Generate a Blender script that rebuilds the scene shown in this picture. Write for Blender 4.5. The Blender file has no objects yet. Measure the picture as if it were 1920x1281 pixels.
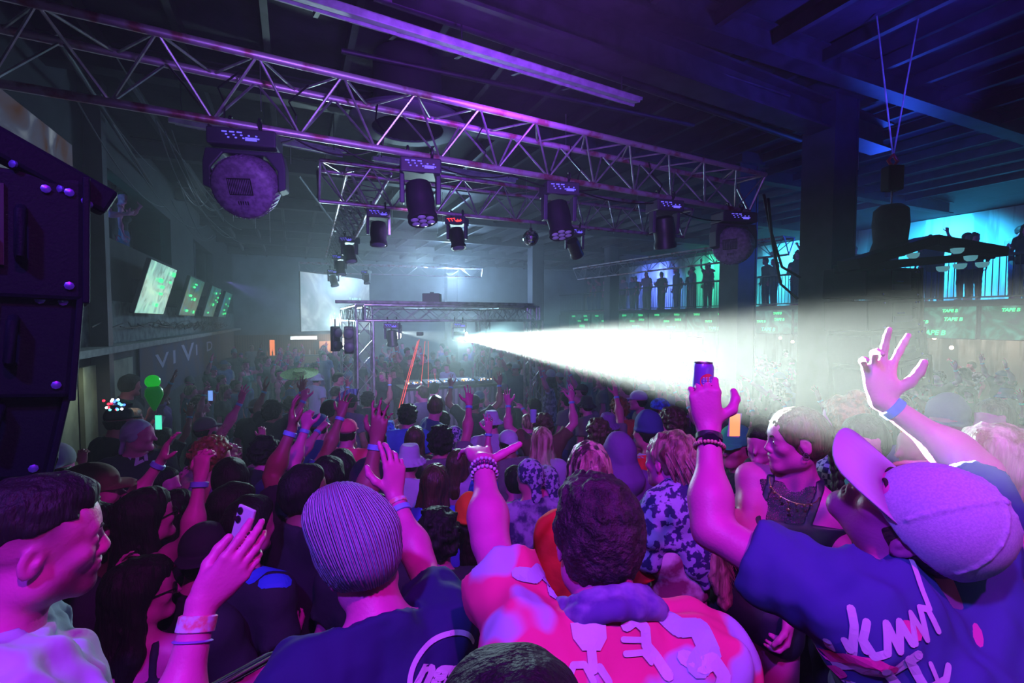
import bpy, bmesh, math, random
import numpy as np
from mathutils import Vector, Matrix, Euler
rng = random.Random(7)
SC = bpy.context.scene
COL = SC.collection
PI = math.pi
# ------------------------------------------------------------------ camera
CAM = Vector((0, 0, 3.2)); FPX = 907.0; PITCH = math.radians(2.5)
cd = bpy.data.cameras.new('camera'); cam = bpy.data.objects.new('camera', cd); COL.objects.link(cam)
cam.location = CAM; cam.rotation_euler = (PI/2 - PITCH, 0, 0)
cd.sensor_width = 36; cd.lens = 36*FPX/1920; cd.clip_start = .03; cd.clip_end = 200
cd.dof.use_dof = False
SC.camera = cam
def at(x, y, Y):
    """world point seen at pixel (x, y) of the photograph, at distance Y in front of the camera"""
    rx, ry = (x-960)/FPX, (640.5-y)/FPX
    d = Vector((rx, math.cos(PITCH)+ry*math.sin(PITCH), -math.sin(PITCH)+ry*math.cos(PITCH)))
    return CAM + d*(Y/d.y)
AL = math.radians(24.4)                                   # the room is turned against the camera
RB = Vector((math.cos(AL), math.sin(AL), 0)); RA = Vector((-math.sin(AL), math.cos(AL), 0))
def room(l, u, z=0.0):
    v = RB*l + RA*u; return Vector((v.x, v.y, z))
# ------------------------------------------------------------------ view, world
LR_ = 15.0
vs = SC.view_settings
vs.view_transform = 'Standard'; vs.look = 'None'; vs.exposure = -0.38; vs.gamma = 1.0; vs.use_curve_mapping = False
cy = SC.cycles
cy.max_bounces = 2; cy.diffuse_bounces = 1; cy.adaptive_threshold = .07; cy.light_sampling_threshold = .02; cy.glossy_bounces = 2; cy.transmission_bounces = 3
cy.volume_bounces = 0; cy.transparent_max_bounces = 8; cy.sample_clamp_indirect = 3.0
cy.use_denoising = True; cy.caustics_reflective = False; cy.caustics_refractive = False
w = bpy.data.worlds.new('night'); SC.world = w; w.use_nodes = True
w.node_tree.nodes['Background'].inputs[0].default_value = (.10, .07, .30, 1)
w.node_tree.nodes['Background'].inputs[1].default_value = .0
# ------------------------------------------------------------------ lights of the show and added fills
def light(name, kind, loc, aim, col, power, size=.1, angle=None, blend=.3, vol=1.0):
    ld = bpy.data.lights.new(name, kind); ld.color = col; ld.energy = power
    if kind == 'AREA': ld.shape = 'DISK'; ld.size = size
    else: ld.shadow_soft_size = size
    if kind == 'SPOT': ld.spot_size = math.radians(angle); ld.spot_blend = blend
    ld.volume_factor = vol
    o = bpy.data.objects.new(name, ld); COL.objects.link(o); o.location = loc
    if aim is not None: o.rotation_euler = (Vector(aim)-Vector(loc)).to_track_quat('-Z', 'Y').to_euler()
    return o
BEAM = at(871, 634, 9.05)
light("beam_white", "SPOT", BEAM, (1.03, 1.36, 3.04), (.84, 1, .92), 1900000, .03, 3.6, .6)
light("beam_core", "SPOT", BEAM, (1.15, 1.9, 3.22), (.50, .95, 1.0), 24000, .03, 8, 1.0)
# lamps of the stage frame and behind it, plus haze fills added in mid-air
light('booth_glow', 'SPOT', at(868, 636, 9.0), (-.6, 3.0, 2.4), (.60, .96, 1), 700, .08, 80, 1.0)
light('screen_flare', 'SPOT', at(628, 602, 11.8), (-.4, 3, 3.0), (.60, .94, 1), 1000, .08, 75, 1.0)
light('back_beam', 'SPOT', at(744, 622, 10.9), (-.3, 9.0, 2.75), (.8, 1, 1), 3000, .02, 12, .4)
light('haze_fill_far', 'POINT', room(6.0, 19.0, 4.9), None, (.38, .64, 1.0), 1600, .5)
light('haze_fill_mid', 'POINT', room(3.5, 14.5, 5.0), None, (.48, .85, 1.0), 260, .4)
# purple washes from behind the camera
light('wash_magenta', 'SPOT', (.8, -.9, 5.7), (.40, 1.4, 2.4), (.95, .006, 1.0), 450, .06, 76, .6)
light('wash_violet', 'SPOT', (-.9, -1.0, 5.4), (-.1, 1.4, 2.2), (.22, .08, 1.0), 760, .10, 84, .6)
light('wash_crowd', 'SPOT', (.2, .8, 5.7), (-.5, 4.6, 1.4), (.46, .04, 1.0), 150, .2, 66, 1.0)
light('truss_violet', 'SPOT', (.2, .5, 3.7), (-.1, 3.3, 4.8), (.36, .15, 1.0), 620, .10, 84, 1.0)
light('housing_violet', 'SPOT', (.2, 3.0, 4.6), (-.1, 4.4, 5.7), (.30, .05, 1.0), 330, .12, 100, .9)
light('ceiling_blue', 'SPOT', room(5.3, 2.2, 5.0), room(5.5, 3.3, 6.4), (.07, .05, 1.0), 520, .1, 125, 1.0)
# the galleries
light('gallery_spot', 'SPOT', at(1846, 391, 11.8), room(LR_+3.0, 5.2, 4.4), (.05, .60, 1.0), 700, .05, 75, .6)
for i, (u, c, p) in enumerate(((3.0, (.04, .45, 1), 260), (8.0, (.04, .55, 1), 340), (12.8, (.08, .7, .95), 300), (16.6, (.06, .95, .5), 170), (21.0, (.13, .2, 1), 320))):
    light('gallery_lamp', 'SPOT', room(LR_+1.9, u, 6.1), room(LR_+3.6, u+.3, 4.7), c, p*6, .15, 125, .8)
light('left_gallery_lamp', 'POINT', room(-3.9, 10.4, 5.35), None, (.06, .75, .85), 60, .2)
light('bar_lamp', 'POINT', room(2.4, 27.6, 2.35), None, (1, .58, .28), 260, .2)
light('under_gallery_lamp', 'POINT', room(LR_+2.2, 7.0, 3.2), None, (1, .6, .35), 60, .2)
light('violet_beam', 'SPOT', at(425, 528, 19.5), at(600, 600, 18), (.25, .2, 1.0), 900, .02, 22, .4)
light('shutter_lamp', 'SPOT', room(-2.0, 7.6, 2.7), room(-2.5, 7.8, 1.4), (.9, 1, .7), 14, .1, 130, .8)
light('plaster_lamp', 'SPOT', room(-1.2, 9.0, 5.4), room(-2.5, 8.4, 3.2), (.6, .9, 1), 60, .2, 90, 1.0)
light('booth_violet_fill', 'SPOT', (-.9, 4.7, 4.35), at(740, 650, 9.3), (.50, .30, 1.0), 1500, .1, 46, 1.0)  # added spot in mid-air, no fixture: violet light on the stage frame
light('blue_haze_fill', 'POINT', room(9.5, 5.0, 5.0), None, (.02, .09, 1.0), 170, .3)  # added point light without a fixture, turns the haze at right blue
# ------------------------------------------------------------------ materials
MATS = {}
def mat(name, col=(.5,.5,.5), rough=.6, metal=0.0, emit=0.0, ecol=None, var=0.0, vscale=8.0, bump=0.0, bscale=30.0,
        alt=None, kind='noise', spec=.5, stretch=None, lo=.4, hi=.6, sheen=0.0, detail=4.0):
    if name in MATS: return MATS[name]
    m = bpy.data.materials.new(name); m.use_nodes = True; nt = m.node_tree; N = nt.nodes; L = nt.links
    b = N['Principled BSDF']
    b.inputs['Base Color'].default_value = (*col, 1); b.inputs['Roughness'].default_value = rough
    b.inputs['Metallic'].default_value = metal; b.inputs['Specular IOR Level'].default_value = spec
    if sheen: b.inputs['Sheen Weight'].default_value = sheen
    if emit:
        b.inputs['Emission Color'].default_value = (*(ecol or col), 1); b.inputs['Emission Strength'].default_value = emit
    tc = N.new('ShaderNodeTexCoord'); src = tc.outputs['Object']
    if stretch:
        mp = N.new('ShaderNodeMapping'); mp.inputs['Scale'].default_value = stretch; L.new(src, mp.inputs[0]); src = mp.outputs[0]
    if alt is not None or var:
        if alt is None: alt = tuple(max(0, c*(1-var)) for c in col)
        if kind == 'voronoi':
            t = N.new('ShaderNodeTexVoronoi'); t.feature = 'DISTANCE_TO_EDGE'; t.inputs['Scale'].default_value = vscale; f = t.outputs['Distance']
        elif kind == 'checker':
            t = N.new('ShaderNodeTexChecker'); t.inputs['Scale'].default_value = vscale; f = t.outputs['Fac']
        elif kind == 'wave':
            t = N.new('ShaderNodeTexWave'); t.inputs['Scale'].default_value = vscale; t.inputs['Distortion'].default_value = 2; f = t.outputs['Fac']
        elif kind == 'brick':
            t = N.new('ShaderNodeTexBrick'); t.inputs['Scale'].default_value = vscale; f = t.outputs['Fac']
        else:
            t = N.new('ShaderNodeTexNoise'); t.inputs['Scale'].default_value = vscale; t.inputs['Detail'].default_value = detail; f = t.outputs['Fac']
        L.new(src, t.inputs['Vector'])
        r = N.new('ShaderNodeValToRGB'); r.color_ramp.elements[0].position = lo; r.color_ramp.elements[1].position = hi
        r.color_ramp.elements[0].color = (*alt, 1); r.color_ramp.elements[1].color = (*col, 1)
        L.new(f, r.inputs[0]); L.new(r.outputs[0], b.inputs['Base Color'])
        if emit and ecol is None: L.new(r.outputs[0], b.inputs['Emission Color'])
    if bump:
        t = N.new('ShaderNodeTexNoise'); t.inputs['Scale'].default_value = bscale; t.inputs['Detail'].default_value = 3
        L.new(src, t.inputs['Vector'])
        bm = N.new('ShaderNodeBump'); bm.inputs['Strength'].default_value = min(1, bump); bm.inputs['Distance'].default_value = .01*max(1, bump)
        L.new(t.outputs['Fac'], bm.inputs['Height']); L.new(bm.outputs[0], b.inputs['Normal'])
    MATS[name] = m; return m
# ------------------------------------------------------------------ objects
def tag(o, label=None, cat=None, group=None, kind=None):
    if label: o['label'] = label
    if cat: o['category'] = cat
    if group: o['group'] = group
    if kind: o['kind'] = kind
    return o
def empty(name, loc=(0,0,0), rz=0.0):
    o = bpy.data.objects.new(name, None); COL.objects.link(o); o.location = loc; o.rotation_euler = (0, 0, rz)
    o.empty_display_size = .1; return o
def link_mesh(name, verts, faces, m=None, parent=None, smooth=False, loc=None, rot=None):
    me = bpy.data.meshes.new(name); me.from_pydata(verts, [], faces); me.update()
    if smooth: me.polygons.foreach_set('use_smooth', [True]*len(me.polygons))
    if m is not None: me.materials.append(m)
    o = bpy.data.objects.new(name, me); COL.objects.link(o)
    if parent is not None: o.parent = parent
    if loc is not None: o.location = loc
    if rot is not None: o.rotation_euler = rot
    return o
def frame(d, up=Vector((0,0,1))):
    d = Vector(d).normalized()
    if abs(d.dot(up)) > .98: up = Vector((0,1,0)) if abs(d.y) < .9 else Vector((1,0,0))
    x = up.cross(d).normalized(); y = d.cross(x)
    return x, y, d
class MB:
    """collects shapes into one mesh"""
    def __init__(s): s.v = []; s.f = []; s.sm = False
    def add(s, v, f):
        n = len(s.v); s.v += [tuple(p) for p in v]; s.f += [tuple(i+n for i in q) for q in f]; return s
    def box(s, c, size, R=None, taper=1.0):
        c = Vector(c); h = [x/2 for x in size]; vs_ = []
        for z in (-1, 1):
            for x, y in ((-1,-1),(1,-1),(1,1),(-1,1)):
                t = taper if z > 0 else 1
                p = Vector((x*h[0]*t, y*h[1]*t, z*h[2]))
                vs_.append(c + (R @ p if R is not None else p))
        return s.add(vs_, [(3,2,1,0),(4,5,6,7),(0,1,5,4),(1,2,6,5),(2,3,7,6),(3,0,4,7)])
    def tube(s, a, b, r, n=8, r2=None, cap=True):
        a = Vector(a); b = Vector(b); r2 = r if r2 is None else r2
        if (b-a).length < 1e-6: return s
        x, y, d = frame(b-a); v = []
        for p, q in ((a, r), (b, r2)):
            for i in range(n):
                t = 2*PI*i/n; v.append(p + x*(q*math.cos(t)) + y*(q*math.sin(t)))
        f = [(i, (i+1) % n, n+(i+1) % n, n+i) for i in range(n)]
        if cap: f += [tuple(range(n-1, -1, -1)), tuple(range(n, 2*n))]
        return s.add(v, f)
    def path(s, pts, r, n=6, closed=False, radii=None):
        pts = [Vector(p) for p in pts]; v = []; m = len(pts)
        X = None
        for i, p in enumerate(pts):
            t = (pts[(i+1) % m]-pts[i-1]) if closed else (pts[min(i+1, m-1)]-pts[max(i-1, 0)])
            t = t.normalized() if t.length > 1e-9 else Vector((0,0,1))
            if X is None: X = frame(t)[0]
            X = X - t*X.dot(t); X = X.normalized() if X.length > 1e-6 else frame(t)[0]
            Yv = t.cross(X); q = radii[i] if radii else r
            for k in range(n):
                a = 2*PI*k/n; v.append(p + X*(q*math.cos(a)) + Yv*(q*math.sin(a)))
        f = []
        for i in range(m if closed else m-1):
            j = (i+1) % m
            for k in range(n):
                f.append((i*n+k, i*n+(k+1) % n, j*n+(k+1) % n, j*n+k))
        if not closed: f += [tuple(range(n-1, -1, -1)), tuple(range((m-1)*n, m*n))]
        return s.add(v, f)
    def lathe(s, prof, c=(0,0,0), n=20, R=None, cap=True):
        c = Vector(c); v = []
        for r, z in prof:
            for k in range(n):
                a = 2*PI*k/n; p = Vector((r*math.cos(a), r*math.sin(a), z)); v.append(c + (R @ p if R is not None else p))
        f = [(i*n+k, i*n+(k+1) % n, (i+1)*n+(k+1) % n, (i+1)*n+k) for i in range(len(prof)-1) for k in range(n)]
        if cap: f += [tuple(range(n-1, -1, -1)), tuple(range((len(prof)-1)*n, len(prof)*n))]
        return s.add(v, f)
    def ball(s, c, r, n=14, m=9, sc=(1,1,1), R=None):
        prof = []
        v = []; c = Vector(c)
        for i in range(m+1):
            th = PI*i/m; th = min(max(th, .02), PI-.02)
            for k in range(n):
                a = 2*PI*k/n; p = Vector((r*sc[0]*math.sin(th)*math.cos(a), r*sc[1]*math.sin(th)*math.sin(a), r*sc[2]*math.cos(th)))
                v.append(c + (R @ p if R is not None else p))
        f = [((i+1)*n+k, (i+1)*n+(k+1) % n, i*n+(k+1) % n, i*n+k) for i in range(m) for k in range(n)]
        f += [tuple(range(n)), tuple(range((m+1)*n-1, m*n-1, -1))]
        return s.add(v, f)
    def quad(s, a, b, c, d): return s.add([a, b, c, d], [(0, 1, 2, 3)])
    def slab(s, poly, thick):
        """poly: planar points, extruded by the vector thick"""
        n = len(poly); t = Vector(thick); v = [Vector(p) for p in poly] + [Vector(p)+t for p in poly]
        f = [tuple(range(n-1, -1, -1)), tuple(range(n, 2*n))] + [(i, (i+1) % n, n+(i+1) % n, n+i) for i in range(n)]
        return s.add(v, f)
    def build(s, name, m=None, parent=None, smooth=False, loc=None, rot=None, bevel=0, wn=False):
        o = link_mesh(name, s.v, s.f, m, parent, smooth, loc, rot)
        if bevel:
            md = o.modifiers.new('bevel', 'BEVEL'); md.width = bevel; md.segments = 2; md.limit_method = 'ANGLE'
        if smooth:
            try: o.data.set_sharp_from_angle(angle=math.radians(50))
            except Exception: pass
        return o
def Rot(dirz, up=(0,0,1)):
    """matrix whose z axis is dirz"""
    x, y, d = frame(dirz, Vector(up)); return Matrix((x, y, d)).transposed()
ROOMR = Matrix((RB, RA, Vector((0,0,1)))).transposed()
def struct(name, mb, m, **k): return tag(mb.build(name, m, **k), kind='structure')
def copy_tree(root, loc=None, rz=None, scale=None):
    r = root.copy(); COL.objects.link(r)
    for ch in list(root.children):
        c = ch.copy(); COL.objects.link(c); c.parent = r
        for g in ch.children:
            d = g.copy(); COL.objects.link(d); d.parent = c
    if loc is not None: r.location = loc
    if rz is not None: r.rotation_euler = (0, 0, rz)
    if scale is not None: r.scale = (scale,)*3
    return r
def text_mesh(txt, size, m, parent=None, name='lettering', M=None, extrude=.002, shear=0.0, bold=0.0, align='CENTER'):
    cu = bpy.data.curves.new(name, 'FONT'); cu.body = txt; cu.size = size; cu.extrude = extrude; cu.align_x = align; cu.align_y = 'CENTER'
    cu.shear = shear; cu.offset = bold; cu.resolution_u = 3
    o = bpy.data.objects.new(name, cu); COL.objects.link(o)
    dg = bpy.context.evaluated_depsgraph_get(); me = bpy.data.meshes.new_from_object(o.evaluated_get(dg))
    bpy.data.objects.remove(o); bpy.data.curves.remove(cu)
    me.name = name; me.materials.clear(); me.materials.append(m)
    if M is not None: me.transform(M)
    o = bpy.data.objects.new(name, me); COL.objects.link(o)
    if parent is not None: o.parent = parent
    return o
# ------------------------------------------------------------------ the hall
H = 6.4; FL = .2; U0, U1 = -3.0, 26.0; LL, LR = -2.5, 15.0
m_black = mat('black_paint', (.012,.012,.016), .75)
m_floor = mat('dark_concrete', (.035,.033,.036), .7, var=.4, vscale=3)
m_ceil = mat('dark_roof_deck', (.022,.022,.032), .65, alt=(.007,.007,.012), vscale=1.4, bump=.6, bscale=9)
m_beam = mat('steel_beam_paint', (.028,.026,.034), .5, var=.5, vscale=5)
m_duct = mat('pale_metal_housing', (.50,.47,.52), .5, var=.35, vscale=12)
m_conc = mat('patchy_grey_plaster', (.26,.29,.29), .85, alt=(.13,.15,.15), vscale=6, bump=.5, bscale=14)
m_wall = mat('dark_wall_paint', (.035,.038,.045), .8, var=.35, vscale=2)
m_alu = mat('brushed_aluminium_tube', (.62,.60,.64), .38, .75, var=.35, vscale=9)
m_oldtube = mat('paint_splashed_tube', (.62,.50,.62), .42, .45, alt=(.40,.13,.16), vscale=7, lo=.36, hi=.5)
m_plast = mat('black_plastic', (.022,.022,.028), .45)
m_plast2 = mat('dark_blue_grey_plastic', (.07,.06,.10), .5)
m_cable = mat('black_cable', (.01,.01,.012), .6)
struct('floor', MB().box(room(7.2, 12.5, FL-.1), (24.4, 33.4, .2), ROOMR), m_floor)
struct('ceiling', MB().box(room(7.2, 12.5, H+.12), (24.4, 33.4, .2), ROOMR), m_ceil)
struct('wall_front', MB().box(room(7.2, U0-.1, (H+FL)/2), (24.4, .2, H-FL), ROOMR), m_wall)
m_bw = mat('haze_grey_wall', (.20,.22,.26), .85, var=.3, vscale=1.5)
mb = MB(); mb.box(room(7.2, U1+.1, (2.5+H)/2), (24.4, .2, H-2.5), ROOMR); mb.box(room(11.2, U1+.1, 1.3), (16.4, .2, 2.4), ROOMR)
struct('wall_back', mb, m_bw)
struct('wall_back_bar', MB().box(room(1.5, 29.0, 1.5), (10.0, .15, 2.6), ROOMR), mat('bar_wood', (.16,.08,.04), .6, alt=(.08,.035,.02), kind='wave', vscale=3))
m_gw = mat('gallery_pale_wall', (.48,.55,.60), .8, alt=(.22,.26,.30), vscale=1.1, stretch=(2.2, 2.2, .25), lo=.45, hi=.52)
struct('wall_right', MB().box(room(LR+3.6, 12.5, (H+FL)/2), (.2, 33.4, H-FL), ROOMR), m_gw)
# left wall: banner wall below the ledge, plastered band with the televisions, window openings of a side gallery above
def lw(m_, u0, u1, z0, z1, th=.2): m_.box(room(LL-th/2, (u0+u1)/2, (z0+z1)/2), (th, u1-u0, z1-z0), ROOMR)
mb = MB(); lw(mb, -3, 26, FL, 2.78); struct('wall_left', mb, mat('banner_wall_dark', (.06,.055,.07), .8, var=.4, vscale=3))
mb = MB(); lw(mb, -3, 26, 2.78, 3.5); struct('wall_left_plaster', mb, m_conc)
mb = MB(); lw(mb, -3, 26, 3.5, 4.45); lw(mb, -3, 8.3, 4.45, 5.5); lw(mb, 13.4, 16.2, 4.45, 5.5); lw(mb, 19.8, 26, 4.45, 5.5); lw(mb, -3, 26, 5.5, H)
struct('wall_left_top', mb, m_wall)
mb = MB(); mb.box(room(LL-2.6, 13, 5.3), (.1, 16, 2.0), ROOMR); mb.box(room(LL-1.3, 13, 4.4), (2.5, 16, .1), ROOMR); struct('wall_left_gallery', mb, m_gw)
struct('trim_1', MB().box(room(LL+.12, 11.5, 2.80), (.34, 29, .09), ROOMR), mat('ledge_edge', (.30,.32,.32), .7, var=.3))
# gallery on the right: slab, fascia, soffit
struct('floor_gallery', MB().box(room(LR+1.8, 12.5, 3.62), (3.4, 33, .16), ROOMR), m_floor)
struct('trim_2', MB().box(room(LR+.05, 12.5, 3.15), (.12, 33, .80), ROOMR), m_wall)
# columns
m_col = mat('dark_blue_column_paint', (.025,.022,.05), .55, var=.4, vscale=4)
def column(p, w, name='column', z0=FL):
    mb = MB(); mb.box((p.x, p.y, (H+z0)/2), (w, w*.12, H-z0), ROOMR); 
    for s_ in (1, -1): mb.box(Vector((p.x, p.y, (H+z0)/2))+RA*0+RB*(s_*w*.47), (w*.07, w*.9, H-z0), ROOMR)
    for s_ in (1, -1): mb.box(Vector((p.x, p.y, (H+z0)/2))+RA*(s_*w*.38), (w*.88, w*.08, H-z0), ROOMR)
    mb.box((p.x, p.y, z0+.02), (w*1.3, w*1.3, .04), ROOMR); mb.box((p.x, p.y, H-.12), (w*1.25, w*1.25, .2), ROOMR)
    return struct(name, mb, m_col)
column(at(1546, 640, 6.75), .50); column(at(1381, 640, 9.6), .50); column(at(1004, 640, 19.5), .50); column(at(846, 600, 25.5), .55); column(at(1146, 600, 20), .45)
for x_, Y_, w_ in ((189, 6.6, .20), (361, 14.5, .22)): column(at(x_, 600, Y_), w_)
def lerp(a, b, t): return Vector(a)*(1-t)+Vector(b)*t
def tri_truss(name, A, B, width, drop, r=.025, rb=.0085, pitch=.5, label='', m_=None, parent=None, down=True):
    """A, B: ends of the near upper chord; the second upper chord lies width behind, the third hangs below"""
    A = Vector(A); B = Vector(B); d = (B-A).normalized(); side = Vector((-d.y, d.x, 0)).normalized()*width
    if side.y < 0 and abs(d.x) > .5: side = -side
    low = side*.5+Vector((0, 0, -drop)); m_ = m_ or m_oldtube
    root = empty(name, A) if parent is None else parent
    o = root.location.copy()
    ch = [(A, B), (A+side, B+side), (A+low, B+low)]
    for a, b in ch:
        n = 14; MB().path([lerp(a, b, i/n)-o for i in range(n+1)], r, 10).build('chord', m_, root, smooth=True)
    n = max(2, round((B-A).length/pitch)); L_ = B-A
    for (p, q) in ((0, 2), (1, 2), (0, 1)):
        br = MB()
        for i in range(n):
            t0, t1, t2 = i/n, (i+.5)/n, (i+1)/n
            P = lambda k, t: lerp(ch[k][0], ch[k][1], t)-o
            br.tube(P(p, t0), P(q, t1), rb, 6); br.tube(P(q, t1), P(p, t2), rb, 6)
        br.build('brace', m_alu, root, smooth=True)
    for t in (0, 1):
        e = MB()
        for p, q in ((0, 1), (1, 2), (2, 0)): e.tube(lerp(*ch[p], t)-o, lerp(*ch[q], t)-o, .014, 6)
        e.build('end_frame', m_alu, root)
    if label: tag(root, label, 'truss')
    return root
D1 = Vector((math.cos(math.radians(29)), math.sin(math.radians(29)), 0))
T1 = at(640, 141, 3.2)
tri_truss('lighting_truss', T1-D1*1.95, T1+D1*4.42, .38, .36, label='paint-splashed purple-lit triangular truss crossing nearest overhead')
a2 = at(600, 300, 4.85); b2 = at(1300, 390, 7.0); b2.z = a2.z
tri_truss('lighting_truss', a2, b2, .36, .36, .020, label='second triangular lighting truss, behind the nearest purple one')
# ------------------------------------------------------------------ organic shapes: signed distances on a grid, meshed by surface nets
V3 = lambda *a: np.array(a, np.float32)
def npm(R): return np.array([[R[i][j] for j in range(3)] for i in range(3)], np.float32)
class Vol:
    def __init__(s, lo, hi, h):
        s.h = h; s.lo = np.array(lo, np.float32); n = np.ceil((np.array(hi)-s.lo)/h).astype(int)+1
        s.n = n; s.D = np.full(tuple(n), .5, np.float32)
        s.ax = [s.lo[i]+h*np.arange(n[i], dtype=np.float32) for i in range(3)]
    def loc(s, lo, hi, m):
        i0 = np.maximum(np.floor((np.array(lo)-m-s.lo)/s.h).astype(int), 0)
        i1 = np.minimum(np.ceil((np.array(hi)+m-s.lo)/s.h).astype(int)+1, s.n)
        if (i1 <= i0).any(): return None
        sl = tuple(slice(a, b) for a, b in zip(i0, i1))
        return sl, s.ax[0][sl[0]][:, None, None], s.ax[1][sl[1]][None, :, None], s.ax[2][sl[2]][None, None, :]
    def put(s, sl, d, k, mode):
        A = s.D[sl]
        if mode == 'sub':
            d = -d; h = np.maximum(k-np.abs(A-d), 0)/k; s.D[sl] = np.maximum(A, d)+h*h*k*.25
        else:
            h = np.maximum(k-np.abs(A-d), 0)/k; s.D[sl] = np.minimum(A, d)-h*h*k*.25
    def cuts(s, d, X, Y, Z, cut):
        for (p, n) in cut or ():
            n = Vector(n).normalized(); d = np.maximum(d, (X-p[0])*n[0]+(Y-p[1])*n[1]+(Z-p[2])*n[2])
        return d
    def cone(s, a, b, ra, rb, k=.03, mode='add', cut=None, sq=None):
        """tapered capsule; sq=(axis, factor) flattens it along an axis"""
        a = np.array(a, np.float32); b = np.array(b, np.float32); r = max(ra, rb)*(1 if sq is None else max(1, 1/sq[1] if sq[1] < 1 else 1))
        g = s.loc(np.minimum(a, b)-r, np.maximum(a, b)+r, k+2*s.h)
        if g is None: return s
        sl, X, Y, Z = g; ba = b-a; L2 = max(float(ba@ba), 1e-9)
        px, py, pz = X-a[0], Y-a[1], Z-a[2]
        t = np.clip((px*ba[0]+py*ba[1]+pz*ba[2])/L2, 0, 1)
        qx, qy, qz = px-t*ba[0], py-t*ba[1], pz-t*ba[2]
        if sq is not None:
            n = Vector(sq[0]).normalized(); dt = qx*n[0]+qy*n[1]+qz*n[2]; e = 1/sq[1]-1
            qx = qx+n[0]*dt*e; qy = qy+n[1]*dt*e; qz = qz+n[2]*dt*e
        d = np.sqrt(qx*qx+qy*qy+qz*qz)-(ra+(rb-ra)*t)
        if sq is not None and sq[1] < 1: d = d*(.5+.5*sq[1])
        s.put(sl, s.cuts(d, X, Y, Z, cut), k, mode); return s
    def ell(s, c, r, R=None, k=.03, mode='add', cut=None):
        c = np.array(c, np.float32); r = np.array(r, np.float32); m = float(r.max())
        g = s.loc(c-m, c+m, k+2*s.h)
        if g is None: return s
        sl, X, Y, Z = g; X0, Y0, Z0 = X-c[0], Y-c[1], Z-c[2]
        if R is not None:
            M = npm(R).T; a = M[0,0]*X0+M[0,1]*Y0+M[0,2]*Z0; b = M[1,0]*X0+M[1,1]*Y0+M[1,2]*Z0; e = M[2,0]*X0+M[2,1]*Y0+M[2,2]*Z0
        else: a, b, e = X0, Y0, Z0
        k0 = np.sqrt((a/r[0])**2+(b/r[1])**2+(e/r[2])**2); k1 = np.sqrt((a/r[0]**2)**2+(b/r[1]**2)**2+(e/r[2]**2)**2)+1e-9
        d = k0*(k0-1)/k1
        s.put(sl, s.cuts(d, X, Y, Z, cut), k, mode); return s
    def wrinkle(s, amp, freq, seed=0, dirv=None):
        r = np.random.RandomState(seed); X = s.ax[0][:, None, None]; Y = s.ax[1][None, :, None]; Z = s.ax[2][None, None, :]
        acc = 0
        for i in range(5):
            v = r.normal(size=3); v /= np.linalg.norm(v)
            if dirv is not None:
                dv = np.array(dirv)/np.linalg.norm(dirv); v = v-dv*(v@dv)*.85; v /= np.linalg.norm(v)
            f = freq*(.6+.9*r.rand()); u = r.normal(size=3)*freq*.35; ph = r.rand()*6
            w_ = np.sin(u[0]*X+u[1]*Y+u[2]*Z+ph)*1.3
            acc = acc+np.sin(f*(v[0]*X+v[1]*Y+v[2]*Z)+w_+ph*2)
        s.D = (s.D+amp*acc/2.2).astype(np.float32); return s
    def mesh(s):
        D = s.D; S = D < 0
        D[0] = np.maximum(D[0], .01); D[-1] = np.maximum(D[-1], .01); D[:, 0] = np.maximum(D[:, 0], .01); D[:, -1] = np.maximum(D[:, -1], .01)
        D[:, :, 0] = np.maximum(D[:, :, 0], .01); D[:, :, -1] = np.maximum(D[:, :, -1], .01); S = D < 0
        c = [S[i:S.shape[0]-1+i, j:S.shape[1]-1+j, k:S.shape[2]-1+k] for i in (0,1) for j in (0,1) for k in (0,1)]
        al = c[0].copy(); an = c[0].copy()
        for q in c[1:]: al &= q; an |= q
        idx = np.argwhere(an & ~al)
        if len(idx) == 0: return [], []
        corners = np.array([(i,j,k) for i in (0,1) for j in (0,1) for k in (0,1)])
        vals = np.stack([D[idx[:,0]+a, idx[:,1]+b, idx[:,2]+e] for a, b, e in corners], 1)
        acc = np.zeros((len(idx), 3)); cnt = np.zeros(len(idx))
        for i in range(8):
            for j in range(i+1, 8):
                if np.abs(corners[i]-corners[j]).sum() != 1: continue
                va, vb = vals[:, i], vals[:, j]; m_ = (va < 0) != (vb < 0); t = np.where(m_, va/(va-vb+1e-12), 0)
                acc += np.where(m_[:, None], corners[i]+(corners[j]-corners[i])*t[:, None], 0); cnt += m_
        P = s.lo+s.h*(idx+acc/cnt[:, None])
        ids = -np.ones(tuple(np.array(D.shape)-1), np.int64); ids[idx[:,0], idx[:,1], idx[:,2]] = np.arange(len(idx))
        F = []
        for ax in range(3):
            a = [slice(None)]*3; b = [slice(None)]*3; a[ax] = slice(0, -1); b[ax] = slice(1, None)
            s0, s1 = S[tuple(a)], S[tuple(b)]; u, v = (ax+1) % 3, (ax+2) % 3
            e = np.argwhere(s0 != s1); e = e[(e[:, u] > 0) & (e[:, v] > 0)]
            e = e[(e[:, u] < D.shape[u]-1) & (e[:, v] < D.shape[v]-1)]
            fl = s0[e[:,0], e[:,1], e[:,2]]
            def cell(du, dv):
                q = e.copy(); q[:, u] -= du; q[:, v] -= dv; return ids[q[:,0], q[:,1], q[:,2]]
            Q = np.stack([cell(1,1), cell(0,1), cell(0,0), cell(1,0)], 1); Q[~fl] = Q[~fl][:, ::-1]; F.append(Q)
        F = np.concatenate(F); F = F[(F >= 0).all(1)]
        return P, F
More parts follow.
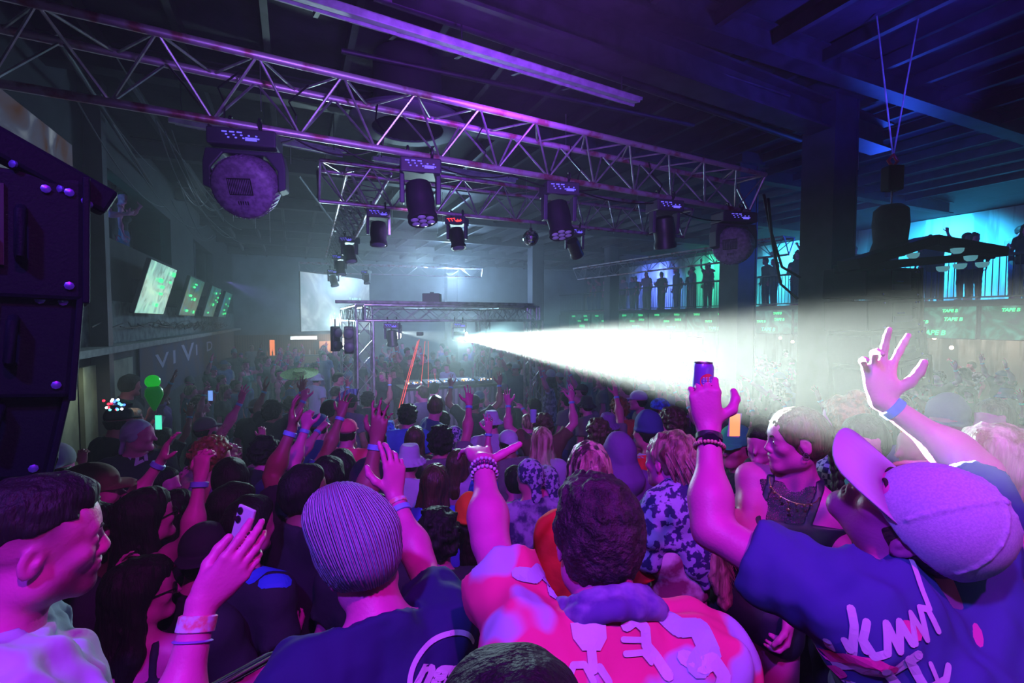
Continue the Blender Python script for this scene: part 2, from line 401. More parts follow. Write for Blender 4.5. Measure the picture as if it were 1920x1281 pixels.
    def build(s, name, m, parent=None, M=None, cols=None):
        P, F = s.mesh(); me = bpy.data.meshes.new(name)
        me.vertices.add(len(P)); me.vertices.foreach_set('co', np.asarray(P, np.float32).ravel())
        me.loops.add(len(F)*4); me.loops.foreach_set('vertex_index', F.astype(np.int32).ravel())
        me.polygons.add(len(F)); me.polygons.foreach_set('loop_start', np.arange(0, len(F)*4, 4, dtype=np.int32))
        me.polygons.foreach_set('loop_total', np.full(len(F), 4, np.int32)); me.polygons.foreach_set('use_smooth', np.ones(len(F), bool))
        me.update(); me.validate()
        if cols is not None:
            at_ = me.color_attributes.new('tone', 'FLOAT_COLOR', 'POINT'); c = np.ones((len(P), 4), np.float32); c[:, :3] = cols(P)
            at_.data.foreach_set('color', c.ravel())
        for q in (m if isinstance(m, (list, tuple)) else [m]): me.materials.append(q)
        o = bpy.data.objects.new(name, me); COL.objects.link(o)
        if parent is not None: o.parent = parent
        if M is not None: o.matrix_local = M
        return o
# ------------------------------------------------------------------ people: local frame, facing +Y, feet at z = 0
def vlerp(a, b, t): return Vector(a)*(1-t)+Vector(b)*t
def ik(S, W, l1, l2, hint):
    S, W = Vector(S), Vector(W); d = W-S; L = min(d.length, (l1+l2)*.995); dn = d.normalized()
    if d.length > L: W = S+dn*L
    a = (l1*l1-l2*l2+L*L)/(2*L); h = math.sqrt(max(l1*l1-a*a, 0)); hv = Vector(hint)-dn*Vector(hint).dot(dn); hv = hv.normalized() if hv.length > 1e-5 else Vector((0,0,-1))
    return S+dn*a+hv*h, W
def skeleton(sp):
    """joints of a person from its pose"""
    g = sp.get('sex', 'm'); lean = sp.get('lean', (0, 0)); k = Vector((0, 0, 1))
    P = Vector((0, 0, .95)); N = Vector((lean[0], lean[1], 1.455 if g == 'm' else 1.45))
    z = (N-P).normalized(); tw = sp.get('twist', 0); x = Vector((math.cos(tw), math.sin(tw), 0)); y = z.cross(x).normalized(); x = y.cross(z)
    Rc = Matrix((x, y, z)).transposed(); sw = .175 if g == 'm' else .15
    J = dict(P=P, N=N, Rc=Rc)
    hy, hp, hr = sp.get('head', (0, 0, 0))
    Rh = Matrix.Rotation(hy, 3, 'Z') @ Matrix.Rotation(hp, 3, 'X') @ Matrix.Rotation(hr, 3, 'Y')
    Nt = N+Rc @ Vector((0, .02, .075)); J['Rh'] = Rh; J['H'] = Nt+Rh @ Vector((0, .018, .105)); J['Nt'] = Nt
    for sd, key in ((1, 'R'), (-1, 'L')):
        S = N+Rc @ Vector((sd*sw, -.005, -.05)); a = sp.get('arm'+key)
        if a is None or 'w' not in a: a = dict(w=S+Vector((sd*.10, .06, -.50)), hint=(sd*.6, -1, 0), d=(0, .15, -1), n=(-sd, .2, 0), curl=(.35,.4,.45,.5,.3))
        W = Vector(a['w']); up = W.z-S.z
        if up > 0: S = S+Vector((-sd*.015, 0, min(.055, up*.14)))
        l1, l2 = (.285, .255) if g == 'm' else (.265, .235)
        E, W = ik(S, W, l1, l2, a.get('hint', (sd*.5, -.3, -1)))
        J[key] = (S, E, W, a)
    return J
def hand(v, W, d, n, right, curl, spread=1.0, sc=1.0, thumb=None, fore=None):
    d = Vector(d).normalized(); n = Vector(n); n = (n-d*n.dot(d)).normalized(); s_ = d.cross(n)*(1 if right else -1)
    q = lambda a, b, c=0: W+(d*a+s_*b+n*c)*sc
    kn = [q(.094, .031), q(.100, .010), q(.095, -.011), q(.085, -.030)]
    for i, p in enumerate(kn): v.cone(q(.0, .012-.008*i), p, .0165*sc, .0115*sc, .014)
    v.ell(q(.045, -.002, .004), (.036*sc, .015*sc, .045*sc), R=Matrix((s_, n, d)).transposed(), k=.014)
    v.ell(q(.035, .022, .010), (.016*sc, .014*sc, .028*sc), R=Matrix((s_, n, d)).transposed(), k=.012)
    L = [(.043,.026,.021), (.047,.029,.022), (.044,.027,.021), (.034,.021,.018)]; rr = [.0100,.0102,.0096,.0084]
    for i in range(4):
        sp = math.radians((14, 3, -7, -17)[i]*spread); b = (d*math.cos(sp)+s_*math.sin(sp)).normalized(); p = kn[i]; ang = 0; c = curl[i]
        for j, (l, aj) in enumerate(zip(L[i], (75, 95, 60))):
            ang += math.radians(aj)*c; dr = b*math.cos(ang)+n*math.sin(ang); p2 = p+dr*(l*sc)
            v.cone(p, p2, (rr[i]-.0008*j)*sc, (rr[i]-.0008*(j+1))*sc, .005); p = p2
    t = curl[4]; b0 = q(.022, .024, .006)
    if thumb is None: td = [(.55, .75, .25), (.75, .5, .35+.5*t), (.85, .3-.6*t, .35+.6*t)]
    else: td = thumb
    p = b0
    for j, (l, tv) in enumerate(zip((.046, .034, .027), td)):
        dr = (d*tv[0]+s_*tv[1]+n*tv[2]).normalized(); p2 = p+dr*(l*sc); v.cone(p, p2, (.0145-.0015*j)*sc, (.013-.0015*j)*sc, .008); p = p2
def head_sdf(v, H, R, g='m', sc=1.0, fine=True, mouth=0.0):
    q = lambda x, y, z: H+R @ Vector((x*sc, y*sc, z*sc)); e = lambda c, r, **k: v.ell(q(*c), tuple(a*sc for a in r), R=R, **k)
    jw = 1.0 if g == 'm' else .9
    e((0, -.014, .034), (.076, .097, .084), k=.02); e((0, .022, -.03), (.061*jw, .064, .082), k=.03)
    e((0, .010, .035), (.070, .078, .068), k=.02)
    for s_ in (1, -1):
        e((s_*.044*jw, .005, -.062), (.020, .035, .028), k=.03)
        e((s_*.041, .060, -.020), (.020, .020, .018), k=.025)
        v.cone(q(s_*.046*jw, .0, -.068), q(s_*.014, .066, -.098), .016*sc, .014*sc, .03)
    e((0, .074, -.092), (.023, .019, .019), k=.025)
    if not fine: 
        v.cone(q(0, .086, .01), q(0, .108, -.028), .009*sc, .013*sc, .02); return
    v.cone(q(-.032, .072, .024), q(.032, .072, .024), .013*sc, .013*sc, .018)
    for s_ in (1, -1):
        e((s_*.031, .094, .004), (.019, .016, .0125), k=.012, mode='sub')
        e((s_*.031, .0735, .003), (.0150, .0150, .0130), k=.004)
        e((s_*.0125, .094, -.030), (.0085, .011, .008), k=.008)
    v.cone(q(0, .080, .018), q(0, .101, -.024), .0075*sc, .0115*sc, .012)
    e((0, .080, -.058), (.030, .016, .020), k=.015)
    up = .018*mouth
    e((0, .0925, -.0515+up*.3), (.022, .009, .0055), k=.007); e((0, .0905, -.0640-up), (.019, .009, .0065), k=.007)
    e((0, .100, -.0575-up*.4), (.021, .012, .0014+up), k=.003, mode='sub')
    for s_ in (1, -1):
        Re = R @ Matrix.Rotation(s_*.28, 3, 'Z') @ Matrix.Rotation(-.15, 3, 'X')
        v.ell(q(s_*.079, -.010, -.006), (.008*sc, .019*sc, .032*sc), R=Re, k=.008)
        v.ell(q(s_*.087, -.006, -.004), (.007*sc, .011*sc, .021*sc), R=Re, k=.004, mode='sub')
        v.ell(q(s_*.081, -.003, -.010), (.006*sc, .006*sc, .010*sc), R=Re, k=.004)
def torso_prims(v, J, g, e=0.0, k=.05, cut=None, belly=1.0):
    P, N, Rc = J['P'], J['N'], J['Rc']; sp = (N-P).length
    q = lambda x, y, z: P+Rc @ Vector((x, y, z*sp/.505)); el = lambda c, r, kk=k: v.ell(q(*c), tuple(a+e for a in r), R=Rc, k=kk, cut=cut)
    if g == 'm':
        el((0, .0, .0), (.160, .112, .13)); el((0, .01, .16), (.145*belly, .108*belly, .15)); el((0, .0, .33), (.170, .118, .16))
        el((0, .055, .37), (.125, .065, .08))
        sh = .060
    else:
        el((0, -.005, -.02), (.168, .118, .12)); el((0, .0, .16), (.122, .092, .15)); el((0, .0, .33), (.145, .100, .15))
        for s_ in (1, -1): el((s_*.062, .085, .31), (.058, .058, .062), .03)
        sh = .050
    for key, s_ in (('R', 1), ('L', -1)):
        S = J[key][0]; v.cone(q(s_*.05, -.01, .43), S, .062+e, sh+e, k, cut=cut)
        v.cone(q(s_*.10, 0, .33), S, .075+e, sh-.005+e, k, cut=cut)
        v.cone(N+Rc @ Vector((s_*.02, -.015, .03)), vlerp(N, S, .7)+Rc @ Vector((0, -.01, .0)), .045+e, .045+e, k, cut=cut)
def body_mesh(sp, J, root, h, skin, name='body'):
    g = sp.get('sex', 'm'); pts = [J['P'], J['H'], J['N']]
    for k_ in 'RL':
        S, E, W, a = J[k_]; pts += [S, E, W, W+Vector(a['d']).normalized()*.16]
    lo = [min(p[i] for p in pts)-.14 for i in range(3)]; hi = [max(p[i] for p in pts)+.16 for i in range(3)]; lo[2] = -.02
    lo[0] = min(lo[0], -.24); hi[0] = max(hi[0], .24); lo[1] = min(lo[1], -.2); hi[1] = max(hi[1], .22)
    if sp.get('legs'):
        for L in sp['legs']:
            for p in L:
                for i in range(2): lo[i] = min(lo[i], p[i]-.2); hi[i] = max(hi[i], p[i]+.2)
    v = Vol(lo, hi, h); torso_prims(v, J, g)
    Rc, N, H, Rh = J['Rc'], J['N'], J['H'], J['Rh']; nr = .058 if g == 'm' else .047
    v.cone(N+Rc @ Vector((0, -.015, -.03)), H+Rh @ Vector((0, -.028, -.055)), nr+.006, nr, .035)
    head_sdf(v, H, Rh, g, 1.0, fine=h < .0085, mouth=sp.get('mouth', 0))
    f = 1.0 if g == 'm' else .84; f *= sp.get('thick', 1)
    for k_ in 'RL':
        S, E, W, a = J[k_]
        v.cone(S, E, .053*f, .041*f, .03); v.ell(vlerp(S, E, .45), (.050*f,)*3, k=.04)
        v.cone(E, W, .041*f, .026*f, .02, ); v.ell(vlerp(E, W, .28), (.044*f,)*3, k=.05)
        hand(v, W, a['d'], a['n'], k_ == 'R', a.get('curl', (.2,)*5), a.get('spread', 1), .97 if g == 'm' else .88, a.get('thumb'))
    for i, s_ in enumerate((1, -1)):
        L = sp['legs'][i] if sp.get('legs') else ((s_*.085, 0, .90), (s_*.10, .02, .50), (s_*.11, -.01, .09))
        hp_, kn, an = (Vector(p) for p in L)
        v.cone(hp_, kn, .092, .058, .05); v.cone(kn, an, .056, .038, .03); v.ell(vlerp(kn, an, .3)+Vector((0, -.02, 0)), (.055, .055, .1), k=.04)
        v.cone(an-Vector((0, .03, .045)), an+Vector((s_*.02, .15, -.055)), .036, .032, .03)
    return v.build(name, skin, root, cols=sp.get('tone'))
def shirt_mesh(sp, J, root, h, m_, kind='tee', name='shirt', wr=.0035, long=None):
    g = sp.get('sex', 'm'); P, N, Rc = J['P'], J['N'], J['Rc']
    pts = [P, N]+[J[k][i] for k in 'RL' for i in (0, 1, 2)]
    lo = [min(p[i] for p in pts)-.2 for i in range(3)]; hi = [max(p[i] for p in pts)+.2 for i in range(3)]; lo[2] = .6
    v = Vol(lo, hi, h)
    if kind in ('tee', 'loose', 'long'):
        e = .016 if kind != 'loose' else .024
        torso_prims(v, J, g, e, .06)
        v.cone(P+Rc @ Vector((0, 0, .30)), P+Vector((0, 0, -.06)), .145+e, .165+e, .06, sq=((0, 1, 0), .74))
        for k_, s_ in (('R', 1), ('L', -1)):
            S, E, W, a = J[k_]; T = vlerp(S, E, sp.get('sleeve', .62)); ax = (E-S).normalized(); f = .9 if g == 'f' else 1
            if kind == 'long':
                v.cone(S, E, .066*f+e*.3, .058*f+e*.3, .04); v.cone(E, vlerp(E, W, .97), .058*f, .040*f, .03, cut=[(vlerp(E, W, .93), W-E)])
            else: v.cone(S, T+ax*.05, .066*f+e*.4, .074*f+e*.6, .04, cut=[(T, ax)])
        v.wrinkle(wr, 34, sp.get('seed', 1), dirv=(.25, 0, 1)); v.wrinkle(wr*.5, 75, sp.get('seed', 1)+3, dirv=(.5, 0, 1))
        hem = P.z-.13
        Z = v.ax[2][None, None, :]; v.D = np.maximum(v.D, hem-Z)
        nn = Rc @ Vector((0, .35, 1)); np_ = N+Rc @ Vector((0, -.0, .040))
        X, Y = v.ax[0][:, None, None], v.ax[1][None, :, None]; nn.normalize()
        pl = (X-np_.x)*nn.x+(Y-np_.y)*nn.y+(Z-np_.z)*nn.z
        rad = np.sqrt((X-N.x)**2+(Y-N.y)**2+0*Z)-.098           # only the neck opening is cut
        v.D = np.maximum(v.D, np.minimum(pl, -rad)).astype(np.float32)
        cr = .070 if g == 'm' else .062
        c0 = N+Rc @ Vector((0, -.005, .035))
        for i in range(14):
            t0, t1 = 2*PI*i/14, 2*PI*(i+1)/14
            p = lambda t: c0+Rc @ Vector((cr*math.cos(t), cr*math.sin(t), -.030*math.sin(t)))
            v.cone(p(t0), p(t1), .009, .009, .012)
    elif kind == 'tank' or kind == 'crop':
        zt = sp.get('top', 1.36); zb = sp.get('bottom', .88 if kind == 'tank' else 1.12)
        torso_prims(v, J, g, .010, .05)
        X, Z = v.ax[0][:, None, None], v.ax[2][None, None, :]; sw = sp.get('strap', .014); zs = P.z+.36
        st = np.maximum(np.abs(np.abs(X-N.x*np.clip((Z-P.z)/.5, 0, 1))-.082)-sw, Z-N.z-.03)
        v.D = np.maximum(np.maximum(v.D, np.minimum(Z-zt, st)), zb-Z).astype(np.float32)
        v.wrinkle(wr*.4, 40, 3)
    return v.build(name, m_, root)
def trousers_mesh(sp, J, root, h, m_, short=None, name='trousers'):
    g = sp.get('sex', 'm'); P, Rc = J['P'], J['Rc']; ex = .4 if sp.get('legs') else .0
    v = Vol((-.28-ex, -.26-ex, .0), (.28+ex, .28+ex, 1.12), h)
    v.ell(P+Vector((0, 0, -.01)), (.172, .124, .135), R=Rc, k=.05)
    for i, s_ in enumerate((1, -1)):
        L = sp['legs'][i] if sp.get('legs') else ((s_*.085, 0, .90), (s_*.10, .02, .50), (s_*.11, -.01, .09))
        a, b, c = (Vector(p) for p in L)
        if short: v.cone(a, vlerp(a, b, short+.15), .104, .085, .05, cut=[(vlerp(a, b, short), b-a)])
        else: v.cone(a, b, .104, .076, .05); v.cone(b, c, .076, .062, .03, cut=[(c, c-b)])
    v.wrinkle(.003, 36, 5)
    v.D = np.maximum(v.D, v.ax[2][None, None, :]-1.04).astype(np.float32)
    return v.build(name, m_, root)
HB = ((-.19, -.24, -.62), (.19, .17, .26))
def head_part(kind, h=.006, seed=0):
    """hair and hats in the frame of the head (origin between the ears, face +Y)"""
    lo, hi = HB
    if kind in ('short', 'fade', 'curly', 'cap', 'capback', 'beanie', 'bucket', 'wrap', 'bun'): lo = (-.23, -.24, -.17); hi = (.23, .28, .30)
    v = Vol(lo, hi, h); F = lambda y, z, a: [((0, y, z), (0, math.cos(a), math.sin(a)))]
    if kind in ('short', 'fade', 'bun', 'pony'):
        v.ell((0, -.020, .040), (.087, .106, .096), k=.02, cut=F(.056, .045, -.75)); v.ell((0, -.035, .0), (.081, .085, .085), k=.03, cut=F(-.008, 0, -.15))
        v.ell((0, .02, .085), (.060, .065, .042), k=.03)
        v.wrinkle(.0035, 70, seed+1)
        v.D = np.maximum(v.D, -.075-v.ax[2][None, None, :]).astype(np.float32)
        if kind == 'bun': v.ell((0, -.06, .135), (.045, .045, .04), k=.02)
        if kind == 'pony': v.ell((0, -.125, .05), (.028, .03, .03), k=.01); v.cone((0, -.14, .04), (0, -.13, -.32), .032, .012, .02)
    elif kind == 'curly':
        v.ell((0, -.02, .055), (.105, .118, .105), k=.02, cut=F(.07, .03, -.55)); v.ell((0, -.05, 0), (.10, .09, .09), k=.03); v.wrinkle(.009, 90, seed); v.wrinkle(.004, 190, seed+5)
        v.D = np.maximum(v.D, -.075-v.ax[2][None, None, :]).astype(np.float32)
    elif kind == 'long':
        v.ell((0, -.020, .040), (.088, .107, .096), k=.02, cut=F(.056, .045, -.75))
        for s_ in (1, -1):
            v.cone((s_*.060, -.02, .03), (s_*.082, -.045, -.18), .030, .040, .03); v.cone((s_*.082, -.045, -.18), (s_*.07, -.09, -.40), .040, .018, .03)
        v.cone((0, -.07, .05), (0, -.10, -.2), .055, .062, .04); v.cone((0, -.10, -.2), (0, -.125, -.44), .060, .022, .04)
        v.ell((0, .02, .085), (.062, .066, .044), k=.03); v.wrinkle(.0032, 150, seed, dirv=(0, .1, 1))
    elif kind in ('cap', 'capback'):
        f = 1 if kind == 'cap' else -1
        v.ell((0, -.015, .048), (.089, .108, .088), k=.01, cut=F(0, .020, -PI/2))
        v.cone((-.030, f*.088-.012, .028), (.030, f*.088-.012, .028), .052, .052, .012, sq=((0, 0, 1), .12))
        v.cone((-.022, f*.125-.012, .022), (.022, f*.125-.012, .022), .048, .048, .02, sq=((0, 0, 1), .12))
        v.ell((0, -.015, .137), (.009, .009, .006), k=.004)
    elif kind == 'beanie':
        v.ell((0, -.02, .065), (.090, .106, .110), k=.01, cut=F(0, .005, -PI/2)); v.ell((0, -.02, .03), (.097, .113, .030), k=.01)
        v.wrinkle(.003, 60, seed)
    elif kind == 'bucket':
        v.cone((0, -.015, .01), (0, -.015, .08), .108, .088, .02, cut=[((0, 0, .136), (0, 0, 1)), ((0, 0, .0), (0, 0, -1))], sq=((1, 0, 0), .90))
        for i in range(18):
            t0, t1 = 2*PI*i/18, 2*PI*(i+1)/18
            for r_, z_ in ((.105, .022), (.122, .010), (.140, -.004)):
                p = lambda t: Vector((r_*.95*math.cos(t), -.015+r_*math.sin(t), z_)); v.cone(p(t0), p(t1), .0085, .0085, .012)
        v.wrinkle(.002, 40, seed)
    elif kind == 'wrap':       # bandana or scarf tied over the head
        v.ell((0, -.020, .038), (.086, .106, .094), k=.02, cut=F(.040, .045, -.6)); v.cone((0, -.10, -.02), (0, -.115, -.12), .045, .03, .03, sq=((0, 1, 0), .5))
        v.wrinkle(.004, 60, seed)
    elif kind == 'hood':
        v.ell((0, -.02, .03), (.102, .122, .115), k=.03, cut=F(.06, 0, 0)); v.cone((0, -.05, -.06), (0, -.06, -.17), .10, .14, .05); v.wrinkle(.005, 34, seed)
    return v
# ------------------------------------------------------------------ viewing platform and the people on it
PZ = 1.12
def ptmat(name, col, **k):
    """material whose colour is multiplied by the mesh's own tone attribute (stubble, lips, prints)"""
    m = mat(name, col, **k); nt = m.node_tree; b = nt.nodes['Principled BSDF']
    a = nt.nodes.new('ShaderNodeAttribute'); a.attribute_name = 'tone'; mx = nt.nodes.new('ShaderNodeMix'); mx.data_type = 'RGBA'; mx.blend_type = 'MULTIPLY'
    mx.inputs[0].default_value = 1.0; mx.inputs[6].default_value = (*col, 1); nt.links.new(a.outputs[0], mx.inputs[7]); nt.links.new(mx.outputs[2], b.inputs['Base Color'])
    return m
SK_LIT = (.70, .09, .40)  # magenta of the wash light is mixed into the skin colour
m_skin = mat('skin_fair_lit', SK_LIT, .48, var=.10, vscale=18, bump=.10, bscale=160)
m_skin_t = ptmat('skin_with_tone', SK_LIT, rough=.48, bump=.10, bscale=160)
m_skin2 = mat('skin_tan', (.56, .12, .26), .5, var=.1, vscale=14)
m_skin3 = mat('skin_brown', (.32, .10, .13), .5, var=.1, vscale=14)
m_eye = mat('eye_white', (.75, .72, .75), .2); m_iris = mat('iris_brown', (.05, .02, .01), .2)
m_brow = mat('brow_hair', (.02, .012, .012), .8)
HAIRS = dict(black=mat('black_hair', (.010, .008, .010), .62, spec=.25, bump=.8, bscale=90, stretch=(1, 1, .12)),
    brown=mat('brown_hair', (.085, .040, .030), .42, var=.5, vscale=60, bump=.9, bscale=100, stretch=(1, 1, .1)),
    auburn=mat('auburn_hair', (.26, .06, .03), .45, var=.5, vscale=40, bump=.8, bscale=80),
    fair=mat('fair_hair', (.52, .30, .26), .40, alt=(.13, .05, .05), vscale=26, bump=1.0, bscale=110, stretch=(1, 1, .06)),
    blond=mat('blond_hair', (.72, .52, .42), .40, alt=(.22, .11, .08), vscale=24, bump=1.0, bscale=110, stretch=(1, 1, .06)))
def cloth(name, col, **k):
    d = dict(rough=.85, bump=.35, bscale=22, sheen=.0); d.update(k); return mat(name, col, **d)
m_white = cloth('white_cotton', (.50, .60, .76)); m_navy = cloth('navy_cotton', (.035, .055, .24)); m_blackc = cloth('black_cotton', (.018, .020, .035))  # white cotton carries some blue of the violet light in its colour
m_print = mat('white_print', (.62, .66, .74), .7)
def strands(name, paths, r, m, parent, n=4):
    mb = MB()
    for p in paths: mb.path(p, r, n, radii=[r*(1-.75*(i/(len(p)-1))**2) for i in range(len(p))])
    return mb.build(name, m, parent, smooth=True)
def face_bits(root, M, brow=m_brow, closed=False):
    for s_ in (1, -1):
        e = MB().ball((0, 0, 0), .0125, 16, 10).build('eye', m_eye, root, smooth=True); e.matrix_local = M @ Matrix.Translation((s_*.031, .0752, .0025))
        MB().ball((0, .0072, 0), .0062, 12, 8).build('iris', m_iris, e, smooth=True)
        b = MB(); pts = [(s_*(.014+.034*t), .091-.016*t*t, .0235+.006*math.sin(PI*min(1, t*1.1))) for t in [i/7 for i in range(8)]]
        b.path(pts, .0042, 6, radii=[.0036, .0046, .0048, .0046, .0040, .0034, .0026, .0016]); o = b.build('eyebrow', brow, root, smooth=True); o.matrix_local = M
def hero(px, py, Y, face, sp, skin=m_skin, h=.006, label='', group=None, base=None, body_at=None):
    """px, py: middle of the head in the photograph; face: direction the body faces"""
    base = PZ if base is None else base; hc = at(px, py, Y); rz = math.atan2(-face[0], face[1]); R = Matrix.Rotation(rz, 3, 'Z'); Ri = R.transposed()
    for k_ in ('leanw',):
        if k_ in sp:
            l = Ri @ Vector((*sp[k_], 0)); sp['lean'] = (l.x, l.y)
    J = skeleton(sp); s = (hc.z-base)/J['H'].z
    root = empty('person', (0, 0, 0), rz); root.scale = (s, s, s)
    o = R @ (J['H']*s); root.location = (hc.x-o.x, hc.y-o.y, base); O = root.location.copy()
    tl = lambda p: (Ri @ (Vector(p)-O))/s; td = lambda v: Ri @ Vector(v)
    for k_ in ('armR', 'armL'):
        a = sp.get(k_)
        if a and 'pw' in a:
            a['w'] = tl(at(*a['pw']))
            for q in ('d', 'n', 'hint'):
                if q in a: a[q] = td(a[q])
    J = skeleton(sp); MH = Matrix.Translation(J['H']) @ J['Rh'].to_4x4()
    b = body_mesh(sp, J, root, h, skin)
    if label: tag(root, label, 'person', group)
    return root, J, MH, s, b
def headtone(J, f):
    Ri = npm(J['Rh']).T; H_ = np.array(J['H'], np.float32)
    def g(P):
        q = (np.asarray(P, np.float32)-H_) @ Ri.T; c = np.ones((len(P), 3), np.float32); f(q, c); return c
    return g
def box_at(root, name, J, key, t0, t1, r, m, n=20, off=0, seg='fore'):
    """a band round the forearm"""
    S, E, W, a = J[key]; A, B = (E, W) if seg == 'fore' else (S, E)
    p0, p1 = vlerp(A, B, t0), vlerp(A, B, t1); R = Rot(p1-p0); L = (p1-p0).length
    return MB().lathe([(r-.002, 0), (r+.0015, .002), (r+.0015, L-.002), (r-.002, L)], p0, n, R).build(name, m, root, smooth=True)
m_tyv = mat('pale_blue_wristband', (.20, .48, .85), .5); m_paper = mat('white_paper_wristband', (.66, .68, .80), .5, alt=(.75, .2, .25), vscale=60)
m_gold = mat('gold_metal', (.8, .55, .25), .3, .9); m_silver = mat('silver_metal', (.75, .75, .8), .25, .95)
m_chrome = mat('chrome_tube', (.7, .7, .75), .12, 1.0)
def surf_text(root, body, txt, size, m, centre, out, up, bold=.004, shear=0, name='lettering', off=.003):
    """lettering laid on a garment: drawn flat, then pressed onto the cloth along -out"""
    out = Vector(out).normalized(); upv = Vector(up); x = upv.cross(out).normalized(); upv = out.cross(x)
    M = Matrix.Translation(Vector(centre)+out*.25) @ Matrix((x, upv, out)).transposed().to_4x4()
    o = text_mesh(txt, size, m, None, name, M, extrude=0, shear=shear, bold=bold) if isinstance(txt, str) else txt(M, m, name)
    press(o, body, out, off); o.parent = root; return o
def decal(root, shirt, shape, px, py, size, m, name, off=.004, roll=0.0, **k):
    """a print on the garment where the photograph shows it: the cloth point is found, then the print lies on the cloth there"""
    from mathutils.bvhtree import BVHTree
    bpy.context.view_layer.update(); Mi = (Matrix.Translation(root.location) @ root.rotation_euler.to_matrix().to_4x4() @ Matrix.Scale(root.scale[0], 4)).inverted()
    o_ = Mi @ CAM; t_ = Mi @ at(px, py, 1.0); d_ = (t_-o_).normalized()
    bv = BVHTree.FromPolygons([v.co for v in shirt.data.vertices], [p.vertices[:] for p in shirt.data.polygons]); hit = bv.ray_cast(o_, d_)
    if hit[0] is None: print('no cloth at', name, px, py); return None
    nn = (hit[1].normalized()*.6-d_*.4).normalized(); up = Matrix.Rotation(roll, 3, nn) @ Vector((0, 0, 1)) if abs(nn.z) < .95 else Vector((0, 1, 0))
    if callable(shape): f = shape
    else: f = shape
    if not isinstance(shape, str):
        polys = [[(x*size, y*size) for x, y in pl] for pl in shape]; f = ribbon_shape(polys)
    return surf_text(root, shirt, f, size, m, hit[0], nn, up, name=name, off=off, **k)
def press(o, body, out, off=.003, sub=.02):
    me = o.data; bm = bmesh.new(); bm.from_mesh(me); bmesh.ops.triangulate(bm, faces=bm.faces[:])
    for _ in range(2):
        ed = [e for e in bm.edges if e.calc_length() > sub]
        if ed: bmesh.ops.subdivide_edges(bm, edges=ed, cuts=1, use_grid_fill=False); bmesh.ops.triangulate(bm, faces=bm.faces[:])
    bpy.context.view_layer.update()
    from mathutils.bvhtree import BVHTree
    bv = BVHTree.FromPolygons([v.co for v in body.data.vertices], [p.vertices[:] for p in body.data.polygons])
    bad = []
    for v in bm.verts:
        hit = bv.ray_cast(v.co, -out)
        if hit[0] is not None: v.co = hit[0]+out*off
        else: bad.append(v)
    if bad: bmesh.ops.delete(bm, geom=bad, context='VERTS')
    bm.to_mesh(me); bm.free(); me.update()
def ribbon_shape(polys):
    def f(M, m, name):
        mb = MB()
        for p in polys:
            n = len(p); mb.add([M @ Vector((x, y, 0)) for x, y in p], [tuple(range(n))])
        return mb.build(name, m)
    return f
def stroke(pts, w):
    """flat brush stroke with round ends, as a list of quads"""
    out = []
    for i in range(len(pts)-1):
        (x0, y0), (x1, y1) = pts[i], pts[i+1]; dx, dy = x1-x0, y1-y0; L = math.hypot(dx, dy) or 1; nx, ny = -dy/L*w/2, dx/L*w/2
        out.append([(x0-nx, y0-ny), (x1-nx, y1-ny), (x1+nx, y1+ny), (x0+nx, y0+ny)])
    for (x, y) in pts: out.append([(x+w/2*math.cos(a*PI/4), y+w/2*math.sin(a*PI/4)) for a in range(8)])
    return out
# --- man in the colourful jersey, seen from behind
sp = dict(sex='m', head=(.05, -.22, .03), lean=(-.02, .26), sleeve=.68, seed=4,
    armL=dict(pw=(903, 853, 1.36), hint=(-.75, -.1, -.4), d=(-.25, .95, .10), n=(-.12, -.05, -1), curl=(.12, .18, .2, .3, .0), spread=1.1, thumb=[(.2, .9, -.5), (.25, .9, -.45), (.3, .9, -.5)]))
r, J, MH, s, b = hero(1116, 1012, 1.0, (-.12, 1), sp, label='man in a red and white patterned jersey, left arm raised, back turned')
m_jersey = cloth('jersey_print', (.80, .05, .22), alt=(.45, .50, .72), vscale=7.5, lo=.44, hi=.50, detail=1.5, bscale=14)
js = shirt_mesh(sp, J, r, .0075, m_jersey, 'loose', 'jersey', wr=.007)
hair = head_part('short', .005, 2); hair.wrinkle(.0022, 150, 9); hair.wrinkle(.0018, 260, 4)
m_hh = mat('short_brown_hair', (.055, .022, .045), .7, alt=(.012, .005, .010), vscale=30, bump=1, bscale=120); hair.build('hair', m_hh, r, MH)
P, N, Rc = J['P'], J['N'], J['Rc']; out = -(Rc @ Vector((0, 1, 0)))
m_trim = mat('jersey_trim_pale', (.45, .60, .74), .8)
decal(r, js, stroke([(x_/10, -.62*(1-(x_/10)**2)**.7) for x_ in range(-10, 11)], .17), 1172, 1122, .100, m_trim, 'collar', off=.007)
piece = [[(-.5, .5), (.5, .5), (.48, .1), (.25, -.2), (-.25, -.2), (-.48, .1)], *stroke([(0, -.2), (0, -.62)], .26)]
horse = [*stroke([(-.3, .45), (0, .6), (.3, .35), (.25, -.1), (.5, -.4), (.7, -.8)], .34), *stroke([(-.45, .1), (.2, .05)], .16), *stroke([(-.45, -.25), (.1, -.25), (.3, -.5)], .16)]
curl = [*stroke([(-.6, 0), (-.3, .35), (.1, .3), (.25, -.2)], .22), *stroke([(.6, .1), (.8, -.3)], .3)]
blot = [*stroke([(-.7, .3), (-.2, .1), (.2, .25), (.5, -.2), (.3, -.6)], .5)]
decal(r, js, piece, 1107, 1205, .062, m_print, 'chess_piece_print'); decal(r, js, horse, 1196, 1205, .060, m_print, 'horse_print'); decal(r, js, curl, 1095, 1268, .05, m_print, 'curl_print')
decal(r, js, blot, 1290, 1190, .075, m_trim, 'pale_blot_print'); decal(r, js, blot, 1330, 1255, .05, m_print, 'white_blot_print'); decal(r, js, blot, 1010, 1085, .06, m_trim, 'sleeve_print')
